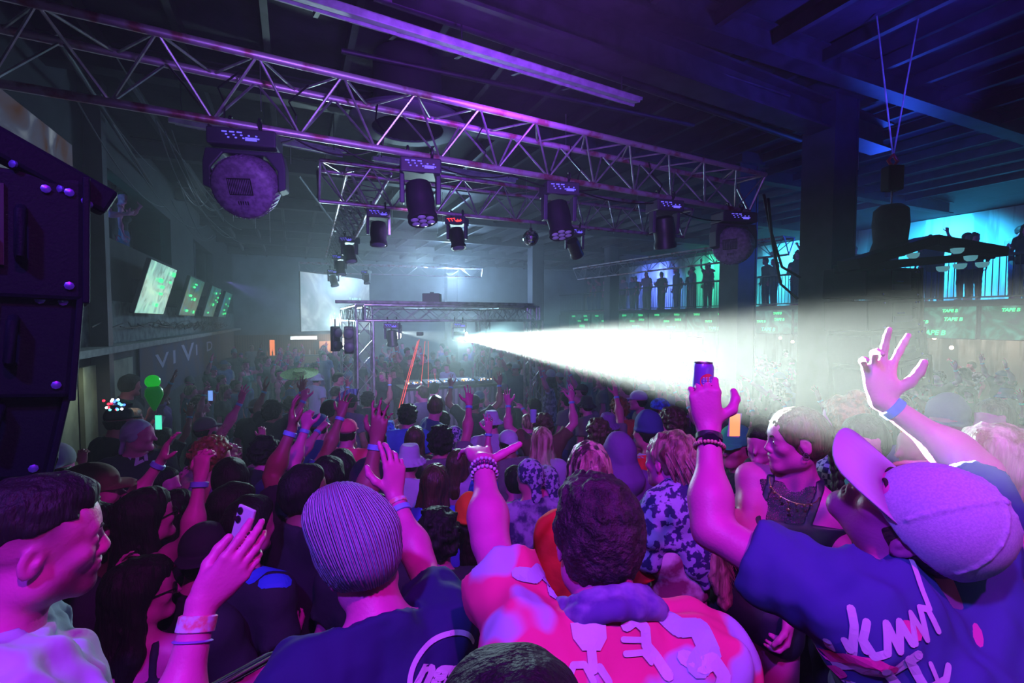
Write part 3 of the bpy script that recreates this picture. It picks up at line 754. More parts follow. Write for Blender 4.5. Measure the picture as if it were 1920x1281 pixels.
sc_ = Vol((-.30, -.30, 1.36), (.30, .46, 1.66), .005)
for i in range(20):
    t0, t1 = 2*PI*i/20, 2*PI*(i+1)/20; p = lambda t, rr, z: N+Rc @ Vector((rr*math.cos(t), rr*.92*math.sin(t)-.005, z-.022*math.sin(t)))
    sc_.cone(p(t0, .084, .062), p(t1, .084, .062), .015, .015, .01); sc_.cone(p(t0, .104, .038), p(t1, .100, .040), .018, .018, .01)
sc_.wrinkle(.004, 60, 3, dirv=(0, .2, 1)); sc_.build('neckerchief', cloth('violet_neckerchief', (.10, .06, .30), alt=(.28, .24, .52), vscale=18), r)
for k_, (a, c_, rr) in enumerate(((.93, (.6, .5, .7), .0325), (.87, (.09, .03, .12), .0330), (.81, (.62, .60, .72), .0335))):
    S, E, W, A_ = J['L']; mb = MB(); c0 = vlerp(E, W, a); R_ = Rot(W-E)
    for i in range(18): t = 2*PI*i/18; mb.ball(c0+R_ @ Vector((rr*math.cos(t), rr*math.sin(t), 0)), .0056, 7, 5)
    mb.build('bead_bracelet', mat('bracelet_beads_%s' % 'abc'[k_], c_, .3), r, smooth=True)
# --- man in the ribbed beanie
sp = dict(sex='m', head=(-.05, -.36, -.22), lean=(.05, .13), sleeve=.60, seed=8,
    armR=dict(pw=(739, 928, 1.50), hint=(.4, -.1, -.9), d=(-.02, .18, 1), n=(-.6, .75, 0), curl=(.12, .3, .45, .55, .4), spread=.8))
r, J, MH, s, b = hero(676, 1048, 1.10, (-.58, .82), sp, label='man in a ribbed lavender beanie and navy printed tee, right arm raised beside his head')
tee = shirt_mesh(sp, J, r, .0075, cloth('navy_tee', (.012, .02, .11), bscale=10, bump=.5), 'tee', wr=.007)
bn = Vol((-.17, -.26, -.16), (.17, .16, .25), .0045)
bn.ell((0, -.035, .045), (.102, .126, .128), k=.01, cut=[((0, 0, -.035), (0, .25, -1))]); bn.ell((-.035, -.070, .130), (.066, .072, .066), k=.05)
m_bn = mat('ribbed_knit', (.46, .52, .72), .9, bump=.25, bscale=60)
nt = m_bn.node_tree; wv = nt.nodes.new('ShaderNodeTexWave'); wv.wave_type = 'BANDS'; wv.bands_direction = 'X'; wv.inputs['Scale'].default_value = 7.5; wv.inputs['Distortion'].default_value = .6
ac = nt.nodes.new('ShaderNodeTexCoord'); sx = nt.nodes.new('ShaderNodeSeparateXYZ'); at2 = nt.nodes.new('ShaderNodeMath'); at2.operation = 'ARCTAN2'; cx = nt.nodes.new('ShaderNodeCombineXYZ')
nt.links.new(ac.outputs['Object'], sx.inputs[0]); nt.links.new(sx.outputs['X'], at2.inputs[0]); nt.links.new(sx.outputs['Y'], at2.inputs[1]); nt.links.new(at2.outputs[0], cx.inputs[0]); nt.links.new(cx.outputs[0], wv.inputs['Vector'])
bp = nt.nodes.new('ShaderNodeBump'); bp.inputs['Distance'].default_value = .008; bp.inputs['Strength'].default_value = 1; nt.links.new(wv.outputs['Fac'], bp.inputs['Height']); nt.links.new(bp.outputs[0], nt.nodes['Principled BSDF'].inputs['Normal'])
X_, Y_ = bn.ax[0][:, None, None], bn.ax[1][None, :, None]; bn.D = (bn.D+.0022*np.sin(47*np.arctan2(X_, Y_+.035)+0*bn.ax[2][None, None, :])).astype(np.float32)
bn.wrinkle(.0035, 30, 2, dirv=(1, 0, .2)); bn.build('beanie', m_bn, r, MH)
arc = [(math.cos(t), .80*math.sin(t)) for t in [.15*PI+PI*.95*i/24 for i in range(25)]]
decal(r, tee, stroke(arc, .12), 840, 1262, .095, m_print, 'oval_print')
decal(r, tee, 'ngs', 815, 1262, .075, m_print, 'lettering', bold=.004, shear=.5, roll=-.3)
box_at(r, 'wristband', J, 'R', .84, .91, .031, m_paper); box_at(r, 'wristband', J, 'R', .72, .80, .034, m_tyv)
# --- man at the left edge, in profile, holding a phone
def tone_left(q, c):
    be = np.clip((-.035-q[:, 2])/.03, 0, 1)*np.clip((q[:, 1]+.01)/.03, 0, 1)*np.clip((.075-np.abs(q[:, 0]))/.01, 0, 1)*(q[:, 2] > -.13)
    fd = np.clip((q[:, 2]-.005)/.05, 0, 1)*np.clip((.045-q[:, 1])/.03, 0, 1)
    mu = np.exp(-((q[:, 2]+.045)/.006)**2)*(q[:, 1] > .075)*(np.abs(q[:, 0]) < .028)
    lip = (np.abs(q[:, 2]+.057) < .012)*(q[:, 1] > .086)*(np.abs(q[:, 0]) < .022)
    k = 1-.68*np.clip(be+mu, 0, 1); k *= 1-.8*fd; k = np.where(lip, .75, k); c *= k[:, None]
sp = dict(sex='m', head=(.02, -.12, .05), lean=(0, .02), sleeve=.60, seed=3, thick=1.05,
    armR=dict(pw=(378, 1132, .98), hint=(.3, -.3, -1), d=(.62, .35, .72), n=(-.35, .9, .1), curl=(.22, .25, .3, .38, .3), spread=.2, thumb=[(.8, .35, .6), (.95, .1, .4), (.98, 0, .2)]))
J0 = skeleton(sp); sp['tone'] = headtone(J0, tone_left)
r, J, MH, s, b = hero(72, 1018, .93, (.72, .69), sp, m_skin_t, h=.0045, label='man in a white tee with a dark fade haircut, in profile, holding up a phone')
shirt_mesh(sp, J, r, .0065, m_white, 'loose', 'tee_shirt', wr=.010)
hr_ = Vol((-.13, -.17, -.02), (.13, .16, .20), .0045)
hr_.ell((0, -.016, .052), (.0795, .100, .080), k=.02, cut=[((0, .05, .064), (0, .35, -1))]); hr_.ell((0, .022, .098), (.060, .060, .034), k=.02); hr_.wrinkle(.002, 150, 3); hr_.build('hair', HAIRS['black'], r, MH); face_bits(r, MH)
box_at(r, 'wristband', J, 'R', .80, .92, .034, m_paper); box_at(r, 'bracelet', J, 'R', .73, .75, .035, mat('thread_bracelet', (.25, .15, .6), .6))
# phone, held in that hand
def phone(loc, up, out, label, glow=None, w=.072, hgt=.148):
    up = Vector(up).normalized(); out = Vector(out).normalized(); x = up.cross(out).normalized(); out = x.cross(up); R = Matrix((x, out, up)).transposed()
    e = empty('phone', loc); tag(e, label, 'phone')
    c = MB().box((0, 0, 0), (w, .008, hgt), R).build('case', mat('phone_case_pale', (.55, .55, .66), .25), e, bevel=.003)
    MB().box(out*.0046, (w-.006, .001, hgt-.008), R).build('screen', mat('phone_screen_dark', (.02, .02, .04), .1) if glow is None else glow, e)
    mb = MB()
    for i in (0, 1): mb.tube(-out*.004+x*(w*.28)+up*(hgt*(.42-.13*i)), -out*.0065+x*(w*.28)+up*(hgt*(.42-.13*i)), .008, 12)
    mb.build('camera_lens', mat('lens_black', (.01, .01, .02), .1), e)
    return e
S, E, W, A = J['R']; hw = r.matrix_basis @ (W+Vector(A['d']).normalized()*.155+Vector(A['n']).normalized()*.02)
phone(at(449, 1012, 1.07), (.22, .1, .95), (.35, .9, -.1), 'pale phone held up by the man in the white tee', w=.05)
# --- man in the white trucker cap, both arms raised
sp = dict(sex='m', head=(.80, .85, -.45), lean=(-.10, .20), twist=-.05, sleeve=.66, seed=11, mouth=.0,
    armL=dict(pw=(1329, 803, 1.30), hint=(-.8, .1, -.5), d=(-.10, .12, 1), n=(.28, .95, 0), curl=(.62, .66, .66, .70, .25), spread=.3, thumb=[(.45, .9, .2), (.85, .45, .5), (.8, .0, .8)]),
    armR=dict(pw=(1654, 752, 1.32), hint=(1, .0, -.3), d=(-.02, .15, 1), n=(-.25, -.9, .1), curl=(.05, .15, .5, .45, .0), spread=1.9))
def tone_cap(q, c):
    be = np.clip((-.03-q[:, 2])/.03, 0, 1)*np.clip((q[:, 1]+.01)/.03, 0, 1)*(q[:, 2] > -.13); c *= (1-.35*be)[:, None]
sp['tone'] = headtone(skeleton(sp), tone_cap)
r, J, MH, s, b = hero(1706, 972, .99, (-.32, .95), sp, m_skin_t, h=.005, label='man in a white mesh-back cap and blue tee, both arms raised')
CAPMAN = (r, J, s)
tee = shirt_mesh(sp, J, r, .0075, cloth('blue_tee', (.045, .06, .27), bscale=9, bump=.5), 'tee', 'tee_shirt', wr=.009)
cp = Vol((-.13, -.17, -.06), (.13, .24, .17), .004)
cp.ell((0, -.018, .036), (.097, .112, .114), k=.01, cut=[((0, .0, .004), (0, -.10, -1))]); cp.ell((0, -.018, .036), (.090, .105, .107), k=.002, mode='sub')
for i in range(6): t = PI*i/3; [cp.cone((.0975*math.sin(a0)*math.sin(t), -.018+.1125*math.sin(a0)*math.cos(t), .036+.1145*math.cos(a0)), (.0975*math.sin(a1)*math.sin(t), -.018+.1125*math.sin(a1)*math.cos(t), .036+.1145*math.cos(a1)), .0032, .0032, .003) for a0, a1 in [(PI*.5*j/6, PI*.5*(j+1)/6) for j in range(6)]]
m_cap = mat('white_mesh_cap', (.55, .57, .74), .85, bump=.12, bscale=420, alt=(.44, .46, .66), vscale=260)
cp.build('cap', m_cap, r, MH)
vz = MB(); vv = []
for i in range(13):
    t = PI*(i/12); xi, yi = .084*math.cos(t), .060*math.sin(t); xo, yo = .088*math.cos(t), .085+.085*math.sin(t)**.6
    for (x_, y_) in ((xi, .028+yi), (xo*.98, .04+yo*.95)): vv.append((x_, y_, .012+.016*math.cos((x_/.09)*1.3)-.10*(y_-.03)))
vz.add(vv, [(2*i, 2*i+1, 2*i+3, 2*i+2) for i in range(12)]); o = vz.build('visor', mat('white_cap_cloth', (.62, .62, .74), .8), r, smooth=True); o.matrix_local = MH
md = o.modifiers.new('t', 'SOLIDIFY'); md.thickness = .004
bt = MB().ball((0, -.018, .151), .009, 12, 8, (1, 1, .6)).build('cap_button', m_cap, r, smooth=True); bt.matrix_local = MH
hr2 = Vol((-.13, -.16, -.09), (.13, .12, .06), .005); hr2.ell((0, -.02, .0), (.080, .099, .075), k=.01, cut=[((0, .03, 0), (0, 1, 0)), ((0, 0, .02), (0, 0, 1))]); hr2.build('hair', HAIRS['brown'], r, MH); face_bits(r, MH)
out = -(J['Rc'] @ Vector((0, 1, 0))); Nn = J['N']
scr = []
for st, w_ in (([(-.10, -.075), (-.05, -.055), (-.035, -.065), (.0, -.07), (.06, -.04)], .017), ([(-.055, -.04), (-.035, .02), (-.03, .05)], .015), ([(-.012, .025), (-.028, -.005), (-.02, -.035), (.004, -.03), (.02, .02), (.028, -.03), (.045, .02), (.055, -.02)], .014),
               ([(.06, -.02), (.075, .03), (.09, -.02), (.10, .035), (.115, .03), (.12, -.01)], .012), ([(.12, .03), (.132, .09), (.138, .12)], .011), ([(-.06, -.10), (-.02, -.115), (.02, -.12)], .022), ([(.05, -.06), (.06, -.13)], .010), ([(.08, -.06), (.085, -.14)], .010), ([(.04, -.10), (.10, -.09), (.115, -.07)], .013)):
    scr += stroke(st, w_)
scr = [[((x-.02)*10, y*10) for x, y in pl] for pl in scr]
decal(r, tee, scr, 1668, 1190, .088, m_print, 'script_print', roll=.25)
pk = [*stroke([(-1, -.3), (-.7, .2), (-.2, .3), (.1, .1)], .24), *stroke([(.6, .9), (.85, .7)], .26), *stroke([(-1, -.9), (-.8, -.5)], .2)]
decal(r, tee, pk, 1665, 1262, .075, mat('magenta_print', (.85, .05, .35), .7), 'pink_print', roll=.2)
cw_ = [*stroke([(-.9, .4), (-.85, .2)], .14), *stroke([(-.6, .55), (-.55, .35)], .14), *stroke([(-.3, .6), (-.28, .4)], .13), *stroke([(0, 0), (.3, -.6)], .2), *stroke([(.5, .2), (.7, -.5)], .18)]
decal(r, tee, cw_, 1660, 1258, .08, m_print, 'claw_print', off=.006, roll=.2)
box_at(r, 'watch_strap', J, 'L', .86, .93, .031, mat('watch_strap_black', (.03, .03, .04), .5))
S, E, W, A = J['L']; c0 = vlerp(E, W, .90); R_ = Rot(W-E); wp = c0+(Vector(A['n'])*-1).normalized()*.030
wt = MB().tube(wp, wp-Vector(A['n']).normalized()*.012, .020, 20).build('watch_face', mat('dark_watch_glass', (.02, .02, .03), .1), r, smooth=True)
mb = MB(); c1 = vlerp(E, W, .80)
for i in range(26): t = 2*PI*i/26; mb.ball(c1+R_ @ Vector((.0345*math.cos(t), .0345*math.sin(t), 0)), .005, 7, 5)
mb.build('bead_bracelet', mat('amber_beads', (.7, .4, .3), .3), r, smooth=True)
box_at(r, 'wristband', J, 'R', .84, .93, .030, mat('deep_blue_wristband', (.06, .22, .8), .5))
# the can in his left hand
Aw = Vector(A['d']).normalized(); cw = r.matrix_basis @ (W+Aw*.098*.97+Vector(A['n']).normalized()*.038)
e = empty('drink_can', cw); tag(e, 'slim violet drink can with a red round badge, held aloft above the crowd', 'can')
Rq = Matrix.Rotation(.02, 3, 'Y'); rc = .0275
MB().lathe([(rc*.78, -.062), (rc*.9, -.058), (rc, -.050), (rc, .060), (rc*.93, .068), (rc*.86, .073)], (0, 0, 0), 32, Rq).build('can_body', mat('violet_can', (.30, .18, .72), .3, .35), e, smooth=True)
mb = MB().lathe([(rc*.86, .073), (rc*.90, .0755), (rc*.86, .077), (rc*.80, .0735), (.0, .0735)], (0, 0, 0), 32, Rq, cap=False); mb.build('can_lid', m_silver, e, smooth=True)
MB().box((.0, -.004, .0765), (.011, .020, .0015)).build('ring_pull', m_silver, e)
def bent_disc(rr, zc, a0, rad, n=20):
    v = [(rr*math.sin(a0), -rr*math.cos(a0), zc)]+[(rr*math.sin(a0+rad*math.cos(2*PI*i/n)/rr), -rr*math.cos(a0+rad*math.cos(2*PI*i/n)/rr), zc+rad*math.sin(2*PI*i/n)) for i in range(n)]
    return v, [(0, i+1, (i+1) % n+1) for i in range(n)]
o = MB().add(*bent_disc(rc+.0006, .026, .1, .021)).build('round_badge', mat('red_badge', (.85, .06, .10), .4), e); 
mb = MB()
for i in range(4):
    for j in range(3 if i in (0, 3) else 4):
        a_ = .1+(j-1.5)*.26; z_ = .036-.0065*i; mb.box((( rc+.0012)*math.sin(a_), -(rc+.0012)*math.cos(a_), z_), (.004, .0006, .004), Matrix.Rotation(a_, 3, 'Z'))
mb.build('badge_lettering', m_print, e)

# dark head at the very bottom, in front of the jersey man
sp = dict(sex='m', head=(.1, -.1, 0))
r, J, MH, s, b = hero(968, 1500, .46, (0, 1), sp, h=.010, label='dark-haired person low at the bottom edge, beside the jersey man')
shirt_mesh(sp, J, r, .012, m_blackc, 'tee'); trousers_mesh(sp, J, r, .016, m_blackc); head_part('short', .006, 4).build('hair', HAIRS['black'], r, MH)
# --- woman with the dark braid in a mesh-neck bodysuit
m_body_blk = cloth('black_stretch', (.014, .016, .04), rough=.5, bump=.15)
sp = dict(sex='f', head=(-1.12, -.10, 0), leanw=(.14, -.05), thick=1.08, legs=(((.085, 0, .90), (.13, .10, .50), (.13, .02, .09)), ((-.085, 0, .90), (-.12, .03, .50), (-.13, -.03, .09))), seed=5,
    armR=dict(pw=(1335, 925, 1.95), hint=(-1, -.2, -.6), d=(-.8, .6, -.1), n=(0, .2, -1), curl=(.3,)*5),
    armL=dict(pw=(1480, 1160, 1.72), hint=(1, .3, -.2), d=(-.15, -.1, -1), n=(-.8, .4, 0), curl=(.5, .5, .5, .5, .4)), top=1.33, bottom=.86)
def tone_w(q, c):
    lip = (np.abs(q[:, 2]+.057) < .013)*(q[:, 1] > .085)*(np.abs(q[:, 0]) < .022); c[lip] *= np.array([.8, .45, .55])
sp['tone'] = headtone(skeleton(dict(sp, lean=(-.12, .07))), lambda q, c: None)
r, J, MH, s, b = hero(1490, 826, 1.84, (-.58, -.82), sp, m_skin_t, h=.006, label='woman with a dark braid in a black bodysuit with mesh neckline, face turned left')
BRAID = (r, J, s)
sp2 = dict(sp); bs = shirt_mesh(sp2, J, r, .006, m_body_blk, 'tank', 'bodysuit', wr=.002)
P, N, Rc = J['P'], J['N'], J['Rc']
pt = Vol((-.26, -.22, .74), (.26, .24, 1.06), .007); pt.ell(P+Vector((0, -.005, -.02)), (.174, .124, .126), R=Rc, k=.05)
for s_ in (1, -1): pt.cone((s_*.085, 0, .90), (s_*.095, .02, .86), .104, .096, .05, cut=[((0, 0, .875), (s_*-.5, 0, -1))])
pt.build('shorts', m_body_blk, r)
msh = mat('fishnet_mesh', (.02, .02, .03), .6)
yk = Vol((-.22, -.2, 1.26), (.22, .2, 1.52), .006); torso_prims(yk, J, 'f', .007, .05)
X_, Z_ = yk.ax[0][:, None, None], yk.ax[2][None, None, :]
yk.D = np.maximum(np.maximum(yk.D, np.abs(X_-N.x*.85)-(.055+.10*np.clip((Z_-1.30)/.2, 0, 1)*.55)), np.maximum(1.315-Z_, Z_-1.462)).astype(np.float32)
mk = yk.build('mesh_yoke', msh, r)
nt = msh.node_tree; vo = nt.nodes.new('ShaderNodeTexVoronoi'); vo.feature = 'DISTANCE_TO_EDGE'; vo.inputs['Scale'].default_value = 150
cr_ = nt.nodes.new('ShaderNodeMath'); cr_.operation = 'LESS_THAN'; cr_.inputs[1].default_value = .18; nt.links.new(vo.outputs['Distance'], cr_.inputs[0]); nt.links.new(cr_.outputs[0], nt.nodes['Principled BSDF'].inputs['Alpha'])
tcn = nt.nodes.new('ShaderNodeTexCoord'); nt.links.new(tcn.outputs['Object'], vo.inputs['Vector'])
hr3 = Vol((-.15, -.24, -.09), (.15, .14, .19), .0045); hr3.ell((0, -.018, .038), (.086, .106, .093), k=.02, cut=[((0, .066, .046), (0, .9, -.30))]); hr3.ell((0, -.03, .01), (.085, .094, .086), k=.02, cut=[((0, .016, .0), (0, 1, -.25))]); hr3.ell((0, -.035, .0), (.079, .085, .07), k=.03, cut=[((0, -.012, 0), (0, 1, -.1))]); hr3.ell((0, -.115, .02), (.035, .03, .035), k=.02)
for s_ in (1, -1): hr3.ell((s_*.088, -.006, -.010), (.034, .022, .038), k=.008, mode='sub')
hr3.wrinkle(.002, 170, 3, dirv=(0, 1, .3)); hr3.build('hair', HAIRS['brown'], r, MH); face_bits(r, MH)
brd = Vol((-.10, -.30, -.48), (.12, -.02, .06), .0045)
for i in range(11):
    z0 = .0-.036*i; w_ = .024*(1-.045*i); y0 = -.135-.012*math.sin(i*.5)
    for s_ in (1, -1): brd.ell((s_*w_*.55+.01, y0+.004*s_, z0-.018*(s_ > 0)), (w_, w_*.85, .027), R=Matrix.Rotation(s_*.6, 3, 'Y'), k=.003)
brd.cone((.01, -.14, -.40), (.01, -.14, -.46), .013, .004, .01); brd.build('braid', HAIRS['black'], r, MH)
nk = MB(); pts = [N+Rc @ Vector((.085*math.sin(t), .055+.075*math.cos(t)*1.0, .035-.075*(math.cos(t)*.5+.5))) for t in [-1.6+3.2*i/20 for i in range(21)]]
nk.path(pts, .0018, 5)
for i in range(4, 17, 2): nk.ball(pts[i]+Rc @ Vector((0, .004, -.004)), .0055, 8, 6, (1, .5, 1))
nk.tube(pts[10], pts[10]+Vector((0, .003, -.03)), .0015, 5); nk.ball(pts[10]+Vector((0, .004, -.034)), .007, 8, 6, (1, .5, 1)); nk.build('necklace', m_gold, r, smooth=True)
er = MB()
for s_ in (1, -1):
    for z_, rr in ((-.045, .011), (-.034, .007)): er.path([(s_*.083, -.004+rr*math.cos(t), z_+rr*math.sin(t)) for t in [2*PI*i/14 for i in range(14)]], .0016, 5, closed=True)
o = er.build('earrings', m_silver, r, smooth=True); o.matrix_local = MH
# --- woman with long fair hair and a paisley shawl, back turned
sp = dict(sex='f', head=(.25, -.05, .05), lean=(-.02, .03), seed=5, bottom=1.08, top=1.40, strap=.02,
    armL=dict(pw=(1195, 1085, 2.05), hint=(-.6, -.8, -.4), d=(.2, .9, .3), n=(.9, 0, 0), curl=(.3,)*5))
r, J, MH, s, b = hero(1252, 866, 1.92, (-.35, .93), sp, m_skin, h=.007, label='woman with waist-long fair hair, paisley shawl, tie-dye crop top and chain belt')
shirt_mesh(sp, J, r, .007, cloth('tie_dye_crop', (.72, .62, .68), alt=(.25, .04, .12), vscale=9, lo=.42, hi=.58), 'crop', 'crop_top', wr=.002); trousers_mesh(sp, J, r, .009, m_blackc)
m_pais = cloth('paisley_cloth', (.42, .44, .70), alt=(.03, .03, .14), vscale=34, lo=.47, hi=.52, detail=2)
N, Rc, P = J['N'], J['Rc'], J['P']; sh = Vol((-.34, -.30, 1.05), (.34, .26, 1.58), .007)
for s_ in (1, -1): sh.cone(N+Rc @ Vector((s_*.05, -.03, .05)), J['R' if s_ > 0 else 'L'][0]+Rc @ Vector((s_*.02, -.01, .0)), .075, .082, .05); sh.cone(J['R' if s_ > 0 else 'L'][0]+Rc @ Vector((s_*.02, 0, -.01)), J['R' if s_ > 0 else 'L'][0]+Rc @ Vector((s_*.03, -.02, -.10)), .080, .072, .05)
sh.cone(N+Rc @ Vector((0, -.07, .0)), N+Rc @ Vector((.02, -.10, -.16)), .12, .085, .06, sq=((0, 1, 0), .5)); sh.cone(N+Rc @ Vector((.02, -.10, -.16)), N+Rc @ Vector((.04, -.11, -.30)), .080, .02, .05, sq=((0, 1, 0), .5))
sh.wrinkle(.008, 42, 6); sh.build('paisley_shawl', m_pais, r)
hl = Vol((-.17, -.24, -.62), (.19, .16, .17), .006); hl.ell((0, -.022, .040), (.089, .108, .096), k=.02, cut=[((0, .052, .045), (0, .8, -.6))])
hl.cone((0, -.06, .06), (.02, -.14, -.16), .070, .085, .04, sq=((0, 1, 0), .8)); hl.cone((.02, -.14, -.16), (.11, -.20, -.54), .080, .040, .04, sq=((0, 1, 0), .6)); hl.wrinkle(.005, 110, 5, dirv=(.05, -.1, 1)); hl.build('hair', HAIRS['fair'], r, MH)
rr = random.Random(3); ps = []
for i in range(150):
    a_ = rr.uniform(-1.5, 1.5); x0 = .082*math.sin(a_); y0 = -.03-.095*math.cos(a_)*1.0; x1 = x0*.9+.04+rr.gauss(0, .012); L_ = rr.uniform(.38, .56)
    ps.append([(x0*(1-t)+x1*t+.10*t**2+.012*math.sin(3*t+i), y0-.05*math.sin(PI*min(1, t*1.2))-.085*t, .06-L_*t) for t in [k/7 for k in range(8)]])
o = strands('hair_strands', ps, .0035, HAIRS['fair'], r); o.matrix_local = MH
bl = MB()
for i in range(22):
    t = 2*PI*i/22; c = P+Vector((.172*math.cos(t), .125*math.sin(t), .045)); tg = Vector((-math.sin(t), math.cos(t), 0)); rad = .016 if i % 4 == 0 else .009
    bl.path([c+tg*(rad*math.cos(q))+Vector((0, 0, rad*.8*math.sin(q))) for q in [2*PI*k/10 for k in range(10)]], .0025, 4, closed=True)
bl.build('chain_belt', m_silver, r, smooth=True)
# --- woman with the streaked half ponytail and a red top
sp = dict(sex='f', head=(-.15, 0, 0), seed=9, sleeve=.8)
r, J, MH, s, b = hero(1104, 888, 1.86, (-.1, 1), sp, m_skin, h=.010, label='woman with a streaked half ponytail and a bright red top, behind the jersey man')
shirt_mesh(sp, J, r, .009, cloth('bright_red_cloth', (.75, .02, .03)), 'loose', 'red_top'); trousers_mesh(sp, J, r, .014, m_blackc)
hd = head_part('long', .006, 5); hd.build('hair', mat('streaked_hair', (.62, .40, .34), .4, alt=(.05, .025, .03), vscale=30, bump=1, bscale=110, stretch=(1, 1, .05), lo=.48, hi=.56), r, MH)
rr = random.Random(5); ps = []
for i in range(110):
    a_ = rr.uniform(-1.3, 1.3); ps.append([(.015*math.sin(a_)+.075*math.sin(a_)*t**.6, -.10-.03*math.sin(PI*t)-.02*t, .125-.30*t**1.4-.02*abs(a_)*t) for t in [k/6 for k in range(7)]])
o = strands('ponytail', ps, .004, HAIRS['fair'], r); o.matrix_local = MH
# --- woman at the right edge
sp = dict(sex='f', head=(.20, .05, 0), lean=(0, .04), seed=2, bottom=1.02, top=1.36, armL=dict(pw=(1790, 882, 1.50), hint=(0, -.3, -1), d=(-.95, .1, .05), n=(0, .3, -1), curl=(.15, .2, .25, .3, .2)), mouth=.6)
r, J, MH, s, b = hero(1868, 884, 1.38, (-.85, .5), sp, m_skin, h=.006, label='woman with long blond hair in a pale top at the right edge, hand reaching forward')
shirt_mesh(sp, J, r, .007, cloth('lilac_top', (.60, .52, .68)), 'tank', 'top', wr=.003)
trousers_mesh(sp, J, r, .010, cloth('lilac_trousers', (.45, .35, .62)))
hd = head_part('long', .006, 8); hd.build('hair', HAIRS['blond'], r, MH); face_bits(r, MH)
rr = random.Random(8); ps = []
for i in range(150):
    a_ = rr.uniform(-1.7, 1.7); x0 = .083*math.sin(a_); ps.append([(x0*(1+.35*t)+.02*t*math.sin(i), -.02-.095*math.cos(a_)-.03*math.sin(PI*t)*0-.03*t, .06-.48*t) for t in [k/7 for k in range(8)]])
o = strands('hair_strands', ps, .0035, HAIRS['blond'], r); o.matrix_local = MH
bag = Vol((-.3, -.3, .70), (.3, .3, 1.25), .008); m_leo = cloth('leopard_print', (.03, .02, .10), alt=(.50, .36, .66), kind='voronoi', vscale=26, lo=.06, hi=.10)
for i in range(24):
    t0, t1 = 2*PI*i/24, 2*PI*(i+1)/24; p = lambda t: Vector((.19*math.cos(t), .15*math.sin(t), 1.02)); bag.cone(p(t0), p(t1), .05, .05, .01, sq=((math.cos(t0), math.sin(t0), 0), .35))
bag.wrinkle(.003, 30); bag.build('leopard_wrap', m_leo, r)
jk = Vol((-.36, -.36, .55), (.36, .36, 1.02), .008); m_td = cloth('tie_dye_denim', (.50, .66, .80), alt=(.05, .10, .42), vscale=7, lo=.40, hi=.56)
jk.ell((0, 0, .86), (.25, .22, .14), k=.04); 
for i in range(5): jk.cone((-.18+.03*i, -.12-.02*i, .93), (-.10+.06*i, .18-.10*i, .74), .035, .05, .02)
jk.wrinkle(.010, 30, 4); jk.build('tied_jacket', m_td, r)
m_rub = mat('black_rubber_deck', (.02, .02, .025), .8, var=.3, vscale=20)
mb = MB(); poly = [(-3.2, -2.5), (4.2, -2.5), (4.2, 3.1), (.55, 3.1), (.10, 2.5), (-.35, 1.62), (-3.2, 1.25)]
mb.slab([(x, y, FL) for x, y in poly], (0, 0, PZ-FL)); struct('floor_platform', mb, m_rub)
# crash barrier between the two men: black panel with a bright edge
A_, B_ = at(800, 1143, 1.55), at(965, 1080, 1.78); d = (B_-A_); d.z = 0; d.normalize(); e = empty('crowd_barrier', (A_.x, A_.y, PZ)); zt = (A_.z+B_.z)/2-PZ
tag(e, 'black crowd barrier panel with bright metal edge beside the jersey man', 'barrier')
R_ = Matrix((d, Vector((0,0,1)).cross(d), Vector((0,0,1)))).transposed(); Lb = 1.0
mb = MB().box(d*(Lb/2-.3)+Vector((0, 0, zt/2-.02)), (Lb, .06, zt-.06), R_); mb.build('panel', mat('black_panel', (.010, .010, .014), .35), e, bevel=.006)
MB().box(d*(Lb/2-.3)+Vector((0, 0, zt-.03)), (Lb, .075, .035), R_).build('metal_edge', m_chrome, e, bevel=.008)
MB().box(d*(Lb/2-.3)+Vector((0, -.034, zt-.10)), (Lb, .012, .02), R_).build('metal_strip', m_alu, e)
# chrome hand rail bottom left
a, b_, c, g = at(330, 1330, 1.05), at(500, 1235, 1.28), at(545, 1227, 1.34), at(562, 1262, 1.34)
e = empty('hand_rail', (b_.x, b_.y, PZ)); tag(e, 'curved chrome hand rail low between the white tee man and the beanie man', 'rail'); O = Vector((b_.x, b_.y, PZ))
pts = [at(200, 1400, .90), a, vlerp(a, b_, .5), b_, vlerp(b_, c, .6)+Vector((0,0,.004)), c, vlerp(c, g, .5)+Vector((.008, 0, .01)), g, Vector((g.x, g.y, g.z-.12)), Vector((g.x, g.y, PZ+.02))]
MB().path([p-O for p in pts], .014, 12).build('top_tube', m_chrome, e, smooth=True)
MB().path([g-O+Vector((0, 0, -.02)), at(470, 1290, 1.2)-O, at(330, 1370, 1.0)-O], .009, 10).build('lower_tube', m_chrome, e, smooth=True)
